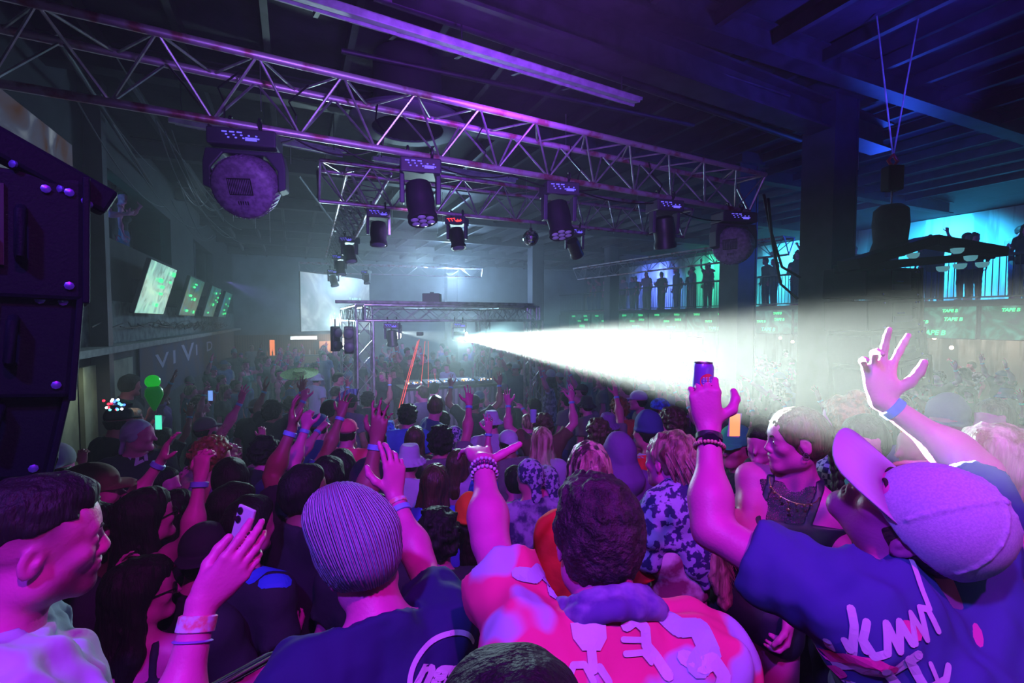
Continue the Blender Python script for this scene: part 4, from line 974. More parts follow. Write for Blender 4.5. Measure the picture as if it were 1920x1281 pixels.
# deep trusses running away from the camera, far truss, booth frame
A = at(652, 317, 5.35); B = at(611, 480, 12.6); B.z = A.z
tri_truss('lighting_truss', A, B, -.46, .40, .022, label='pale lighting truss running away from the camera above the hall')
A = at(560, 492, 17.5); B = at(905, 508, 19.5); B.z = A.z
tri_truss('lighting_truss', A, B, .36, .34, .025, label='farthest thin lighting truss below the ceiling, above the projection screen', pitch=.8)
A = at(1075, 514, 15.5); B = at(1470, 440, 9.6)
B.z = A.z = 4.85
tri_truss('lighting_truss', A, B, .36, .34, .022, label='thin lighting truss in front of the right gallery', pitch=.7)
def box_truss(mb, A, B, w, up, r=.024, rb=.010, pitch=.34):
    A, B = Vector(A), Vector(B); x, y, d = frame(B-A, Vector(up)); c = [x*w/2+y*w/2, x*w/2-y*w/2, -x*w/2-y*w/2, -x*w/2+y*w/2]
    for q in c: mb.tube(A+q, B+q, r, 8)
    n = max(2, round((B-A).length/pitch))
    for i in range(n):
        for k in range(4):
            p, q = c[k], c[(k+1) % 4]
            if i % 2: p, q = q, p
            mb.tube(lerp(A, B, i/n)+p, lerp(A, B, (i+1)/n)+q, rb, 6)
    for t in (0, 1):
        for k in range(4): mb.tube(lerp(A, B, t)+c[k], lerp(A, B, t)+c[(k+1) % 4], r*.8, 6)
FL_, zt = Vector((-2.75, 9.0, 0)), 3.34
FR_ = FL_+RB*3.53; BL_ = FL_+RA*3.05; BR_ = FR_+RA*3.05
e = empty('stage_truss_frame', (FL_.x, FL_.y, FL)); tag(e, 'square stage frame of silver box truss standing around the DJ table', 'truss')
O = Vector((FL_.x, FL_.y, FL)); U = Vector((0, 0, 1))
for p in (FL_, FR_, BL_, BR_):
    mb = MB(); box_truss(mb, p+U*(FL+.03)-O, p+U*(zt-.15)-O, .29, RA); mb.box(p+U*(FL+.015)-O, (.6, .6, .03), ROOMR); mb.build('leg', m_alu, e, smooth=True)
for p, q in ((FL_, FR_), (FL_, BL_), (FR_, BR_), (BL_, BR_)):
    mb = MB(); box_truss(mb, lerp(p, q, .0)+U*zt-O, lerp(p, q, 1)+U*zt-O, .29, U); mb.build('beam', m_alu, e, smooth=True)
MB().tube(FL_+RB*-.5+U*(zt+.2)-O, FR_+U*(zt+.2)-O, .03, 8).build('top_pipe', m_alu, e)
# ------------------------------------------------------------------ lamps
m_lens = mat('glass_lens', (.30, .28, .42), .08, .3); m_led = mat('blue_display', (.15, .12, .9), .4, emit=1.5); m_red = mat('red_display', (1, .04, .03), .4, emit=4)
m_white_l = mat('burning_lamp', (.9, 1, .95), .4, emit=40); m_grill = mat('grille_black', (.008, .008, .01), .6)
m_backp = mat('lamp_back_purple_lit', (.42, .26, .50), .5, var=.4, vscale=30)  # purple light on the lamp backs is put into the plastic's colour
def moving_head(P, s=1.0, yaw=0.0, aim=(0, .3, -1), label='', kind='beam', disp=m_led, on=False, group=None):
    """P: hanging point on the truss. parts: clamp, base (> display), yoke, head (> lens)"""
    e = empty('moving_head_light', P, yaw); e.scale = (s, s, s); tag(e, label, 'stage light', group)
    for x in (-.09, .09):
        m_ = MB(); m_.tube((x, 0, -.05), (x, 0, .03), .012, 8); m_.path([(x, .035*math.cos(t), .025+.035*math.sin(t)) for t in [2*PI*i/12 for i in range(12)]], .010, 6, closed=True); m_.build('clamp', m_plast, e, smooth=True)
    big = kind == 'wash'
    bs = MB().box((0, 0, -.105), (.42 if big else .30, .24, .11)).build('base', m_plast2, e, bevel=.012)
    mb = MB()
    for i in range(3):
        for j in range(5 if i else 3): mb.box((-.10+.045*j+.012*i, -.122, -.08-.018*i), (.012 if i else .03, .004, .008))
    mb.box((.06, -.122, -.12), (.07, .004, .022)); mb.build('display', disp, bs)
    aimv = Vector(aim).normalized()
    if big:
        w, hz_ = .235, -.40; prof = [(-w, -.17), (-w-.02, -.26), (-w-.02, hz_-.02), (-w+.03, hz_-.04), (-w+.03, -.30), (-w*.55, -.20), (w*.55, -.20), (w-.03, -.30), (w-.03, hz_-.04), (w+.02, hz_-.02), (w+.02, -.26), (w, -.17)]
        MB().slab([(x, -.06, z) for x, z in prof], (0, .13, 0)).build('yoke', m_plast2, e, bevel=.01)
        R_ = Rot(aimv); c = Vector((0, 0, hz_))
        h_ = MB().lathe([(.12, -.115), (.185, -.105), (.20, -.085), (.203, .05), (.19, .12), (.17, .14)], c, 40, R_).build('head', m_backp, e, smooth=True)
        mb = MB()
        for i in range(40):
            t = 2*PI*i/40; mb.box(c+R_ @ Vector((.204*math.cos(t), .204*math.sin(t), -.03)), (.006, .012, .10), R_ @ Matrix.Rotation(t, 3, 'Z'))
        mb.build('cooling_ribs', m_backp, h_)
        mb = MB(); mb.box(c+R_ @ Vector((0, .02, -.116)), (.15, .11, .004), R_); mb.build('grille_plate', m_plast, h_)
        mb = MB()
        for i in range(13): mb.box(c+R_ @ Vector((-.066+.011*i, .02, -.119)), (.004, .096, .004), R_)
        mb.build('fan_grille', m_backp, h_)
        mb = MB()
        for i in range(5): mb.tube(c+R_ @ Vector((-.03+.015*i, -.10, -.112)), c+R_ @ Vector((-.03+.015*i, -.075, -.116)), .004, 6)
        mb.build('vent_slots', m_grill, h_); MB().lathe([(.15, 0), (.15, .01), (0, .03)], c+R_ @ Vector((0, 0, .135)), 24, R_, cap=False).build('lens', m_lens, h_, smooth=True)
    else:
        hz_ = -.34
        for x in (-.135, .135): MB().slab([(x-.018, -.05, -.15), (x-.018, .05, -.15), (x-.018, .04, hz_-.03), (x-.018, -.04, hz_-.03)], (.036, 0, 0)).build('yoke_arm', m_plast2, e, bevel=.008)
        R_ = Rot(aimv); c = Vector((0, 0, hz_))
        h_ = MB().lathe([(.055, -.15), (.095, -.13), (.105, -.05), (.108, .02), (.098, .10), (.112, .13), (.112, .17)], c, 24, R_).build('head', m_plast, e, smooth=True)
        if kind == 'beam':
            mb = MB()
            for k in range(7):
                o = Vector((0, 0, .172)) if k == 0 else Vector((.066*math.cos(k*PI/3), .066*math.sin(k*PI/3), .172)); mb.lathe([(.030, -.01), (.030, .0), (.018, .006), (0, .009)], c+R_ @ o, 12, R_, cap=False)
            mb.build('lens', m_white_l if on else mat('dim_lens', (.55, .52, .70), .2), h_, smooth=True)
        else: MB().lathe([(.095, 0), (.08, .018), (0, .03)], c+R_ @ Vector((0, 0, .165)), 20, R_, cap=False).build('lens', m_white_l if on else m_lens, h_, smooth=True)
    return e
bot = T1+D1*0+Vector((-D1.y, D1.x, 0))*.19+Vector((0, 0, -.36))
def on_t1(x):   # point of the nearest truss' lower chord seen at column x
    k = (x-960)/FPX; t = (k*bot.y-bot.x)/(D1.x-k*D1.y); return bot+D1*t
m1 = moving_head(on_t1(470)+Vector((0, 0, -.01)), .92, .25, (.12, .85, .42), 'large wash light hanging nearest at upper left, round grilled back towards the camera', 'wash')
moving_head(on_t1(1372), 1.0, .2, (.75, .55, .15), 'large round wash light at the far right end of the nearest truss', 'wash')
for x, a, lb in ((790, (.1, -.3, -1), 'honeycomb beam light hanging from the nearest truss, right of the big wash light'), (1047, (.05, -.35, -1), 'honeycomb beam light on the nearest truss above the mirror ball'), (1243, (.2, .2, -1), 'dim beam light near the right end of the nearest truss')):
    moving_head(on_t1(x), .98, .25, a, lb)
s2a, s2b = at(600, 300, 4.85), at(1300, 390, 7.0); s2b.z = s2a.z; d2 = (s2b-s2a).normalized(); b2_ = s2a+Vector((-d2.y, d2.x, 0))*.18+Vector((0, 0, -.36))
def on_t2(x): k = (x-960)/FPX; t = (k*b2_.y-b2_.x)/(d2.x-k*d2.y); return b2_+d2*t
moving_head(on_t2(712), .82, .3, (0, -.2, -1), 'small moving light on the second truss left of the red-lit one', 'spot')
moving_head(on_t2(858), .78, -.2, (.2, -.2, -1), 'small moving light with red display on the second truss', 'spot', m_red)
moving_head(on_t2(1076), .80, .1, (.3, .4, -.5), 'small moving light on the second truss right of the mirror ball', 'spot')
for x, y, Y, lb in ((655, 440, 7.6, 'moving light under the receding truss, highest of three'), (638, 474, 9.4, 'moving light under the receding truss, middle of three'), (625, 503, 11.6, 'moving light under the receding truss, lowest of three'), (687, 505, 14.5, 'small lamp silhouetted before the projection screen corner')):
    moving_head(at(x, y, Y), .85, rng.uniform(-.5, .5), (.3, -.2, -1), lb, 'spot')
moving_head(at(735, 601, 9.15), .95, 0.05, (.05, -.1, -1), 'moving light hanging dark from the stage frame beam', 'spot')
m2 = moving_head(at(860, 601, 9.35), .90, 0.35, (.93, -.55, -.02), 'burning moving light on the stage frame, source of the white beam', 'spot', m_led, True)
moving_head(at(743, 606, 11.3), .85, .2, (.3, -1, 0), 'burning moving light at the back of the stage frame', 'spot', m_led, True)
# two blinder pods left of the frame
def blinder(P, yaw, label):
    e = empty('blinder_light', P, yaw); tag(e, label, 'stage light'); MB().box((0, .05, -.25), (.17, .10, .50)).build('housing', m_plast, e, bevel=.02)
    for z in (-.13, -.38):
        h_ = MB().lathe([(.085, 0), (.092, -.07), (.075, -.09)], (0, 0, z), 20, Rot((0, 1, 0))).build('reflector', m_plast2, e, smooth=True); MB().ball((0, -.015, z), .070, 16, 8, (1, .3, 1)).build('lens', m_lens, h_, smooth=True)
    MB().tube((0, .05, 0), (0, .05, .14), .012, 8).build('bracket', m_plast, e)
blinder(at(654, 612, 8.75), .3, 'two-lens blinder on the left leg of the stage frame'); blinder(at(631, 612, 9.6), .9, 'blinder pod turned sideways at the far left of the stage frame')
# mirror ball
P = on_t2(995)+Vector((0, 0, -.20)); e = empty('mirror_ball', P); tag(e, 'small mirror ball hanging below the second truss', 'mirror ball')
MB().ball((0, 0, 0), .10, 22, 15).build('faceted_ball', mat('mirror_tiles', (.85, .85, .9), .10, 1.0, var=.5, vscale=60, lo=.45, hi=.5), e); MB().tube((0, 0, .09), (0, 0, .22), .004, 6).build('cord', m_cable, e); MB().tube((0, 0, .09), (0, 0, .125), .02, 10).build('motor_cap', m_plast, e, smooth=True)
# cables looping along the nearest trusses
def hang(a, b, sag, n=10): return [lerp(a, b, i/n)+Vector((0, 0, -sag*4*(i/n)*(1-i/n))) for i in range(n+1)]
rc_ = random.Random(4)
for i, (x0, x1) in enumerate(((400, 560), (560, 700), (640, 800), (800, 960), (960, 1120), (1050, 1250), (1230, 1400))):
    p, q = on_t1(x0), on_t1(x1); mb = MB()
    mb.path(hang(p+Vector((0, 0, -.03)), q+Vector((0, 0, -.03)), rc_.uniform(.05, .14)), .006, 5); tag(mb.build('cable', m_cable, smooth=True), 'black cable sagging below the nearest truss, %s from the left' % 'first second third fourth fifth sixth seventh'.split()[i], 'cable', 'cables along the nearest truss')
for i, x0 in enumerate((430, 560, 720, 905, 1080, 1230)):
    p = on_t1(x0); q = p+Vector((rc_.uniform(-.1, .1), .1, .36)); mb = MB(); mb.path([p, p+Vector((.03, -.04, .1)), p+Vector((-.05, .03, .22)), q], .006, 5); tag(mb.build('cable', m_cable, smooth=True), 'black cable looped up through the nearest truss, %s from the left' % 'first second third fourth fifth sixth'.split()[i], 'cable', 'cables along the nearest truss')
for i, (a, b_) in enumerate((((1432, 365, 5.4), (1500, 520, 6.2)), ((1440, 372, 5.4), (1495, 560, 6.2)))):
    a, b_ = at(*a), at(*b_); mb = MB(); mb.path([a, lerp(a, b_, .35)+Vector((-.08, 0, -.05)), lerp(a, b_, .75)+Vector((-.12, 0, -.1)), b_], .016, 6); tag(mb.build('cable', m_cable, smooth=True), 'thick black cable dropping from the end of the nearest truss, %s one' % ('left', 'right')[i], 'cable', 'cables dropping beside the big column')
# ------------------------------------------------------------------ loudspeakers
m_cab = mat('speaker_cabinet_paint', (.0022, .003, .010), .6, bump=.15, bscale=140, spec=.1); m_bolt = mat('bright_bolt', (.15, .14, .5), .35, .6)
def speaker(c, size, R, label, group):
    e = empty('line_array_speaker', c); tag(e, label, 'loudspeaker', group); w, d, h = size; Q = lambda x, y, z: R @ Vector((x, y, z))
    MB().box((0, 0, 0), (w, d, h), R).build('cabinet', m_cab, e, bevel=.012)
    MB().box(Q(w/2+.004, -d*.1, 0), (.016, d*.9, h*1.04), R).build('side_plate', m_cab, e, bevel=.004)
    MB().box(Q(w*.12, -d/2-.004, .02), (w*.36, .012, h*.62), R).build('recess_panel', mat('recess_black', (.006, .006, .012), .6), e)
    MB().box(Q(w*.12, -d/2-.014, -h*.16), (w*.34, .012, h*.20), R).build('connector_plate', mat('connector_plate_violet', (.05, .035, .10), .4), e)
    mb = MB()
    for i in range(9): mb.box(Q(w*.03+.013*i, -d/2-.013, h*.04), (.009, .004, .009), R)
    mb.build('panel_marks', mat('pale_blue_marks', (.12, .16, .5), .5), e)
    MB().path([Q(w*.34, -d/2-.005, h*.2), Q(w*.34, -d/2-.04, h*.17), Q(w*.34, -d/2-.04, -h*.17), Q(w*.34, -d/2-.005, -h*.2)], .012, 8).build('handle', m_cab, e, smooth=True)
    for x, z in ((.46, .38), (.46, -.38), (.40, .38), (-.2, .4), (-.2, -.4), (.02, .33)): MB().lathe([(.011, 0), (.011, .006), (.004, .009)], Q(w*x, -d/2, h*z), 8, R @ Rot((0, -1, 0))).build('bolt', m_bolt, e, smooth=True)
    return e
words_ = ('topmost', 'second from the top', 'third from the top', 'lowest visible')
for i, (xr, yc, tilt, hp) in enumerate(((158, 452, .03, .33), (140, 645, .09, .30), (108, 806, .20, .28), (66, 948, .30, .27))):
    p = at(xr, yc, 1.34); R_ = Matrix.Rotation(.74, 3, 'Z') @ Matrix.Rotation(tilt, 3, 'Y')
    c = p+R_ @ Vector((-.38, .22, 0)); speaker(c, (.76, .44, hp), R_, 'black line-array speaker cabinet at the left edge, %s of its hanging column' % words_[i], 'left line array')
a, b_ = at(-150, 190, 1.15), at(207, 385, 1.42); e = empty('rigging_bar', a); tag(e, 'black bolted rigging bar holding the left speaker column', 'rigging bar'); d = b_-a; R_ = Rot(d, (0, 0, 1))
MB().box(d*.5, (.07, .075, d.length), R_).build('bar', m_cab, e, bevel=.012)
for t in (.35, .42, .55, .80, .86, .93, .97):
    for sg in (-.02, .02): MB().lathe([(.010, 0), (.010, .006), (.003, .009)], d*t+R_ @ Vector((sg*.3, sg, 0))+Vector((0, -.042, 0)), 8, Rot((0, -1, 0))).build('bolt', m_bolt, e, smooth=True)
for i, (xl, yc, tilt) in enumerate(((1640, 530, .0), (1642, 590, -.04), (1648, 650, -.10), (1660, 708, -.18))):
    p = at(xl, yc, 5.3); R_ = Matrix.Rotation(.35, 3, 'Z') @ Matrix.Rotation(tilt, 3, 'Y')
    speaker(p+Vector((.1, .2, 0)), (.86, .5, .33), R_, 'dark line-array speaker right of the big column, %s of four' % words_[i].replace('lowest visible', 'lowest'), 'right line array')
# tilted black lighting batten above it
A_, B_, C_ = at(1590, 498, 4.6), at(1738, 452, 4.9), at(1868, 474, 5.2); e = empty('lamp_batten', B_); tag(e, 'black angled batten with round lamps above the right speakers', 'lamp bar')
for p, q in ((A_, B_), (B_, C_)):
    d = q-p; MB().box((p+q)/2-B_, (.22, .10, d.length), Rot(d, (0, 0, 1))).build('beam', m_cab, e, bevel=.01)
MB().box((A_+C_)/2-B_+Vector((0, .1, -.02)), (.16, .08, (C_-A_).length), Rot(C_-A_)).build('cross_beam', m_cab, e, bevel=.01)
for x, y in ((1712, 475), (1795, 466), (1820, 480), (1842, 492), (1800, 495), (1768, 500)): MB().lathe([(.055, 0), (.05, -.03), (.03, -.05)], at(x, y, 4.85)-B_, 14).build('lamp', mat('teal_lamp_glass', (.2, .6, .7), .2, emit=.5), e, smooth=True)
# chain hoist and its bag
P = at(1673, 335, 5.2); e = empty('chain_hoist', P); tag(e, 'chain hoist with red hook and black chain bag hanging right of the big column', 'hoist'); Z = Vector((0, 0, 1))
MB().box((0, 0, 0), (.16, .14, .26)).build('motor', m_cab, e, bevel=.02); MB().path([(0, 0, .12), (.05, 0, .18), (0, 0, .25), (-.05, 0, .19)], .018, 8, closed=True).build('hook', mat('red_hook', (.5, .02, .03), .4), e, smooth=True)
for s_ in (-1, 1): MB().tube((0, 0, .22), (s_*.22, 0, H-P.z-.02), .008, 6).build('sling', m_alu, e)
mb = MB(); mb.lathe([(.10, .0), (.155, -.05), (.165, -.20), (.150, -.38), (.185, -.50), (.13, -.54), (.02, -.55)], (0, 0, -.28), 20); mb.build('chain_bag', mat('black_chain_bag', (.015, .015, .03), .8, bump=1, bscale=14), e, smooth=True)
MB().tube((0, 0, -.12), (0, 0, -.32), .01, 6).build('chain', m_alu, e)
# ------------------------------------------------------------------ roof steel, housings, pipes
m_hous = mat('enamel_housing', (.42, .36, .50), .5, var=.3, vscale=10)
D1n = Vector((-D1.y, D1.x, 0)); RD = Matrix((D1, D1n, Vector((0, 0, 1)))).transposed()
for k in range(20):
    l = -1.9+.85*k
    struct('ceiling_purlin', MB().box(room(l, 12.0, H-.09), (.07, 29.5, .16), ROOMR), m_beam)
for k in range(8):
    u = .4+3.4*k; mb = MB(); mb.box(room(6.9, u, H-.30), (18.8, .22, .02), ROOMR); mb.box(room(6.9, u, H-.16), (18.8, .02, .26), ROOMR); mb.box(room(6.9, u, H-.02), (18.8, .22, .02), ROOMR)
    struct('ceiling_beam', mb, m_beam)
pc = at(1546, 640, 6.75); O = Vector((pc.x, pc.y, 0))
mb = MB(); c = O-D1*2.3; mb.box(Vector((c.x, c.y, 5.75)), (7.4, .30, .03), RD); mb.box(Vector((c.x, c.y, 5.93)), (7.4, .03, .34), RD); mb.box(Vector((c.x, c.y, 6.11)), (7.4, .30, .03), RD); struct('ceiling_girder', mb, m_beam)
def housing(a, b_, w=.26, label='', tilt=.25):
    d = b_-a; d.z = 0; L = d.length; x = d.normalized(); R_ = Matrix((x, Vector((-x.y, x.x, 0)), Vector((0, 0, 1)))).transposed() @ Matrix.Rotation(tilt, 3, 'X'); m_ = (a+b_)/2; e = empty('ceiling_light_housing', m_); tag(e, label, 'light housing')
    MB().box((0, .17, .10), (L, w, .03), R_).build('reflector', m_hous, e); MB().box((0, -.06, 0), (L, .11, .06), R_).build('tray', m_hous, e, bevel=.008); MB().box((0, .06, .02), (L, .012, .07), R_).build('rail', m_hous, e)
    for i in range(int(L/.62)): MB().box(R_ @ Vector((-L/2+.3+.62*i, .12, .02)), (.035, .36, .05), R_).build('strap', m_plast, e)
    for t in (-.45, 0, .45): MB().tube((x*(t*L)), x*(t*L)+Vector((0, 0, H-.1-m_.z)), .008, 6).build('hanger', m_plast, e)
a, b_ = at(330, -25, 3.35), at(1192, 203, 5.45); a.z = b_.z = 5.60; housing(a, b_, .34, 'long purple-lit strip light housing across the ceiling, nearest')
a, b_ = at(322, 240, 6.0), at(640, 300, 7.2); a.z = b_.z = 5.62; housing(a, b_, .26, 'dim strip light housing left of the big wash light', .2)
a, b_ = at(700, 295, 7.4), at(965, 345, 8.6); a.z = b_.z = 5.62; housing(a, b_, .26, 'dim strip light housing beyond the honeycomb beam light', .2)
a, b_ = at(1480, 330, 8.2), at(1560, 285, 7.6); 
# round vent
c = at(765, 243, 5.9); e = empty('ceiling_vent', c); tag(e, 'big round ceiling vent ring above the nearest truss', 'vent'); MB().lathe([(.42, 0), (.66, .03), (.68, .06), (.66, .10), (.44, .08), (.42, 0)], (0, 0, 0), 40, cap=False).build('ring', mat('vent_grey', (.12, .13, .15), .6), e, smooth=True); MB().lathe([(.43, 0), (.40, .25), (.40, H-c.z-.1)], (0, 0, 0), 30, cap=False).build('duct', m_black, e, smooth=True)
# pipes and conduits
rp = random.Random(12)
for i, (a, b_, z, r_) in enumerate((((700, -10), (1500, 262), 5.95, .05), ((900, -10), (1480, 180), 6.02, .02), ((640, 95), (1300, 235), 6.0, .03), ((560, 330), (700, 520), 6.1, .03), ((100, 60), (330, 420), 5.9, .03))):
    Ya = lambda y: (z-3.2)/(at(0, y, 1).z-3.2); p, q = at(a[0], a[1], Ya(a[1])), at(b_[0], b_[1], Ya(b_[1])); mb = MB(); mb.path([lerp(p, q, t/8) for t in range(9)], r_, 8)
    tag(mb.build('ceiling_pipe', m_beam, smooth=True), ('thick dark pipe under the ceiling running to the big column', 'thin conduit under the ceiling at the top centre', 'conduit below the ceiling behind the nearest truss', 'pipe under the ceiling above the receding truss', 'pipe under the ceiling at the upper left')[i], 'pipe')
for i in range(22):
    p = room(rp.uniform(-1.5, 9), rp.uniform(4, 16), H+.03); mb = MB(); mb.tube(p, p-Vector((0, 0, rp.uniform(.45, 1.0))), .006, 5); tag(mb.build('hanger_rod', m_alu), 'thin metal rod hanging from the ceiling', 'rod', 'rods hanging from the ceiling')
for i in range(12):
    u0 = rp.uniform(6, 13); mb = MB(); a = room(LL+rp.uniform(.3, 1.2), u0, rp.uniform(5.2, 6.0)); b_ = a+RA*rp.uniform(3, 7)+RB*rp.uniform(-.4, .5); mb.path(hang(a, b_, rp.uniform(.1, .5), 14), .008, 5); tag(mb.build('cable', mat('grey_cable', (.12, .13, .14), .5), smooth=True), 'loose cable strung under the ceiling along the left wall', 'cable', 'cables along the left wall')
for i in range(16):
    u0 = rp.uniform(6, 18); mb = MB(); a = room(LL+rp.uniform(.12, .35), u0, 2.95+rp.uniform(0, .15)); n = 9; pts = [a+RA*(rp.uniform(2, 5)*k/n)*1.0+Vector((0, 0, rp.uniform(-.04, .12))) for k in range(n+1)]; pts.sort(key=lambda p: p.dot(RA)); mb.path(pts, .010, 5); tag(mb.build('cable', m_cable, smooth=True), 'tangled black cable lying along the left ledge', 'cable', 'cables tangled on the left ledge')
# ------------------------------------------------------------------ televisions, banner, projection screen, gallery, bars
def screen_mat(name, base, alt, hi_, e, vs=3.0, seed=0):
    m = bpy.data.materials.new(name); m.use_nodes = True; nt = m.node_tree; N = nt.nodes; L = nt.links; b = N['Principled BSDF']; b.inputs['Base Color'].default_value = (0.01, .01, .01, 1); b.inputs['Roughness'].default_value = .3
    tc = N.new('ShaderNodeTexCoord'); mp = N.new('ShaderNodeMapping'); mp.inputs['Location'].default_value = (seed, seed*.7, seed*.3); n1 = N.new('ShaderNodeTexNoise'); n1.inputs['Scale'].default_value = vs; n1.inputs['Distortion'].default_value = 2.2; n1.inputs['Detail'].default_value = 3
    r = N.new('ShaderNodeValToRGB'); el = r.color_ramp.elements; el[0].position = .32; el[0].color = (*base, 1); el[1].position = .72; el[1].color = (*hi_, 1); x = el.new(.5); x.color = (*alt, 1)
    L.new(tc.outputs['Object'], mp.inputs[0]); L.new(mp.outputs[0], n1.inputs['Vector']); L.new(n1.outputs['Fac'], r.inputs[0]); L.new(r.outputs[0], b.inputs['Emission Color']); b.inputs['Emission Strength'].default_value = e
    return m
m_green = mat('green_screen_text', (.05, .9, .25), .5, emit=2.2)
def panel(name, p0, p1, zb0, zt0, thick, out, scr, label, cat, group=None, tilt=0.0, bez=.03, txt=None, frame_m=None):
    """upright flat display between two floor points; out: side it faces"""
    p0, p1 = Vector((p0.x, p0.y, 0)), Vector((p1.x, p1.y, 0)); d = (p1-p0); L = d.length; x = d.normalized(); out = Vector(out); out = (out-x*out.dot(x)).normalized(); x = Vector((0,0,1)).cross(out)*1.0 if (Vector((0,0,1)).cross(out)).dot(x) > 0 else x
    zc = (zb0+zt0)/2; hgt = zt0-zb0; up = (Vector((0, 0, 1))*math.cos(tilt)+out*math.sin(tilt)); nrm = (out*math.cos(tilt)-Vector((0, 0, 1))*math.sin(tilt)); xr = up.cross(nrm)
    c = (p0+p1)/2+Vector((0, 0, zc)); R_ = Matrix((xr, nrm, up)).transposed(); e = empty(name, c); tag(e, label, cat, group)
    MB().box((0, 0, 0), (L, thick, hgt), R_).build('casing', frame_m or m_plast, e, bevel=.008); MB().box(nrm*(thick/2+.002), (L-bez, .004, hgt-bez), R_).build('screen', scr, e)
    if txt:
        for (t, tx, tz, sz) in txt: text_mesh(t, sz, m_green, e, 'lettering', Matrix.Translation(nrm*(thick/2+.008)+xr*(-tx*L)+up*(tz*hgt)) @ Matrix((-xr, up, nrm)).transposed().to_4x4() if False else Matrix.Translation(nrm*(thick/2+.008)+nrm.cross(up)*(-tx*L)+up*(tz*hgt)) @ Matrix((up.cross(nrm), up, nrm)).transposed().to_4x4(), shear=.2, bold=.004)
    return e
lab = ('brightest television on the left wall, nearest of the four', 'television on the left wall, second of the four', 'television on the left wall, third of the four', 'television on the left wall, farthest of the four')
for i, u in enumerate((9.5, 12.8, 16.0, 19.1)):
    s_ = screen_mat('television_picture_%s' % 'abcd'[i], (.02, .07, .06) if i else (.10, .25, .22), (.03, .22, .12) if i else (.25, .5, .45), (.35, .9, .6) if i == 0 else (.05, .25, .5), 1.6 if i == 0 else .75, 2.2, i*3.1)
    e = panel('television', room(LL+.30, u), room(LL+.30, u+1.9), 3.30, 4.22, .07, RB, s_, lab[i], 'television', 'televisions on the left wall', tilt=.28)
    mb = MB(); rr = random.Random(i)
    for k in range(7): mb.box(RA*rr.uniform(-.5, .8)+Vector((0, 0, rr.uniform(-.35, .35)))+RB*.065+RB*0, (.004, rr.uniform(.08, .3), rr.uniform(.03, .08)), ROOMR)
    pr = mb.build('green_glyphs', m_green, e); pr.matrix_local = Matrix.Rotation(.28, 4, RA)
    MB().box(-RB*.16, (.28, .3, .3), ROOMR).build('bracket', m_plast, e)
panel('wall_monitor', room(LL+.06, 5.6), room(LL+.06, 7.7), 4.5, 5.35, .05, RB, screen_mat('warm_picture', (.10, .05, .03), (.10, .12, .20), (.5, .6, .7), .5, 1.0), 'dim monitor high on the left wall behind the rigging bar', 'monitor')
# projection screen
a, b_ = at(562, 560, 16.0), at(692, 570, 19.3)
pj = panel('projection_screen', a, b_, 2.82, 4.82, .05, (.5, -1, 0), screen_mat('projected_picture', (.20, .30, .36), (.34, .42, .50), (.60, .72, .75), 1.3, .7), 'big pale projection screen behind the stage frame', 'projection screen', txt=None)
c = (a+b_)/2
nv = Vector((b_.y-a.y, -(b_.x-a.x), 0)).normalized(); xv = Vector((0, 0, 1)).cross(nv)
for t, dx, dz, sz in (('TAPE B', .9, .15, .22), ('TAPE B', .35, -.35, .14)): text_mesh(t, sz, mat('pale_green_letters', (.5, .9, .7), .5, emit=1.0), pj, 'lettering', Matrix.Translation(nv*.04+xv*dx+Vector((0, 0, dz))) @ Matrix((xv, Vector((0, 0, 1)), nv)).transposed().to_4x4())
# VIVID banner on the left wall
bx = Matrix((-RA, Vector((0,0,1)), RB)).transposed()
u0, u1 = 10.4, 20.8; e = empty('wall_banner', room(LL+.04, (u0+u1)/2, 2.2)); tag(e, 'dark VIVID banner on the left wall below the televisions', 'banner')
MB().box((0, 0, 0), (.02, u1-u0, 1.1), ROOMR).build('cloth', mat('banner_violet_black', (.10, .05, .08), .8, alt=(.05, .05, .14), kind='voronoi', vscale=1.2, lo=.0, hi=.25), e)
m_ban = mat('banner_lilac', (.45, .40, .62), .8); bm4 = lambda du, z: Matrix.Translation(RB*.014+RA*du+Vector((0, 0, z))) @ Matrix((RA, Vector((0, 0, 1)), -RB)).transposed().to_4x4()
for ch, du in (('V', -3.6), ('I', -2.5), ('V', -.9), ('I', .3), ('D', 2.6)):
    M_ = bm4(du, .16) @ Matrix.Diagonal((4.2, 1, 1, 1)).to_4x4(); text_mesh(ch, .42 if ch != 'V' or du < -1 else .62, m_ban, e, 'letter', M_, bold=.006, extrude=.001)
# shutters under the ledge at the near left
for i, (u0, u1) in enumerate(((6.3, 7.6), (7.8, 9.9))):
    mb = MB(); mb.box(room(LL+.05, (u0+u1)/2, 1.65), (.05, u1-u0, 1.9), ROOMR); tag(mb.build('wall_shutter', mat('cream_shutter', (.34, .38, .28), .7, var=.4, vscale=3)), ('pale shutter panel under the left ledge, nearer one', 'pale shutter panel under the left ledge, beside the banner')[i], 'shutter')
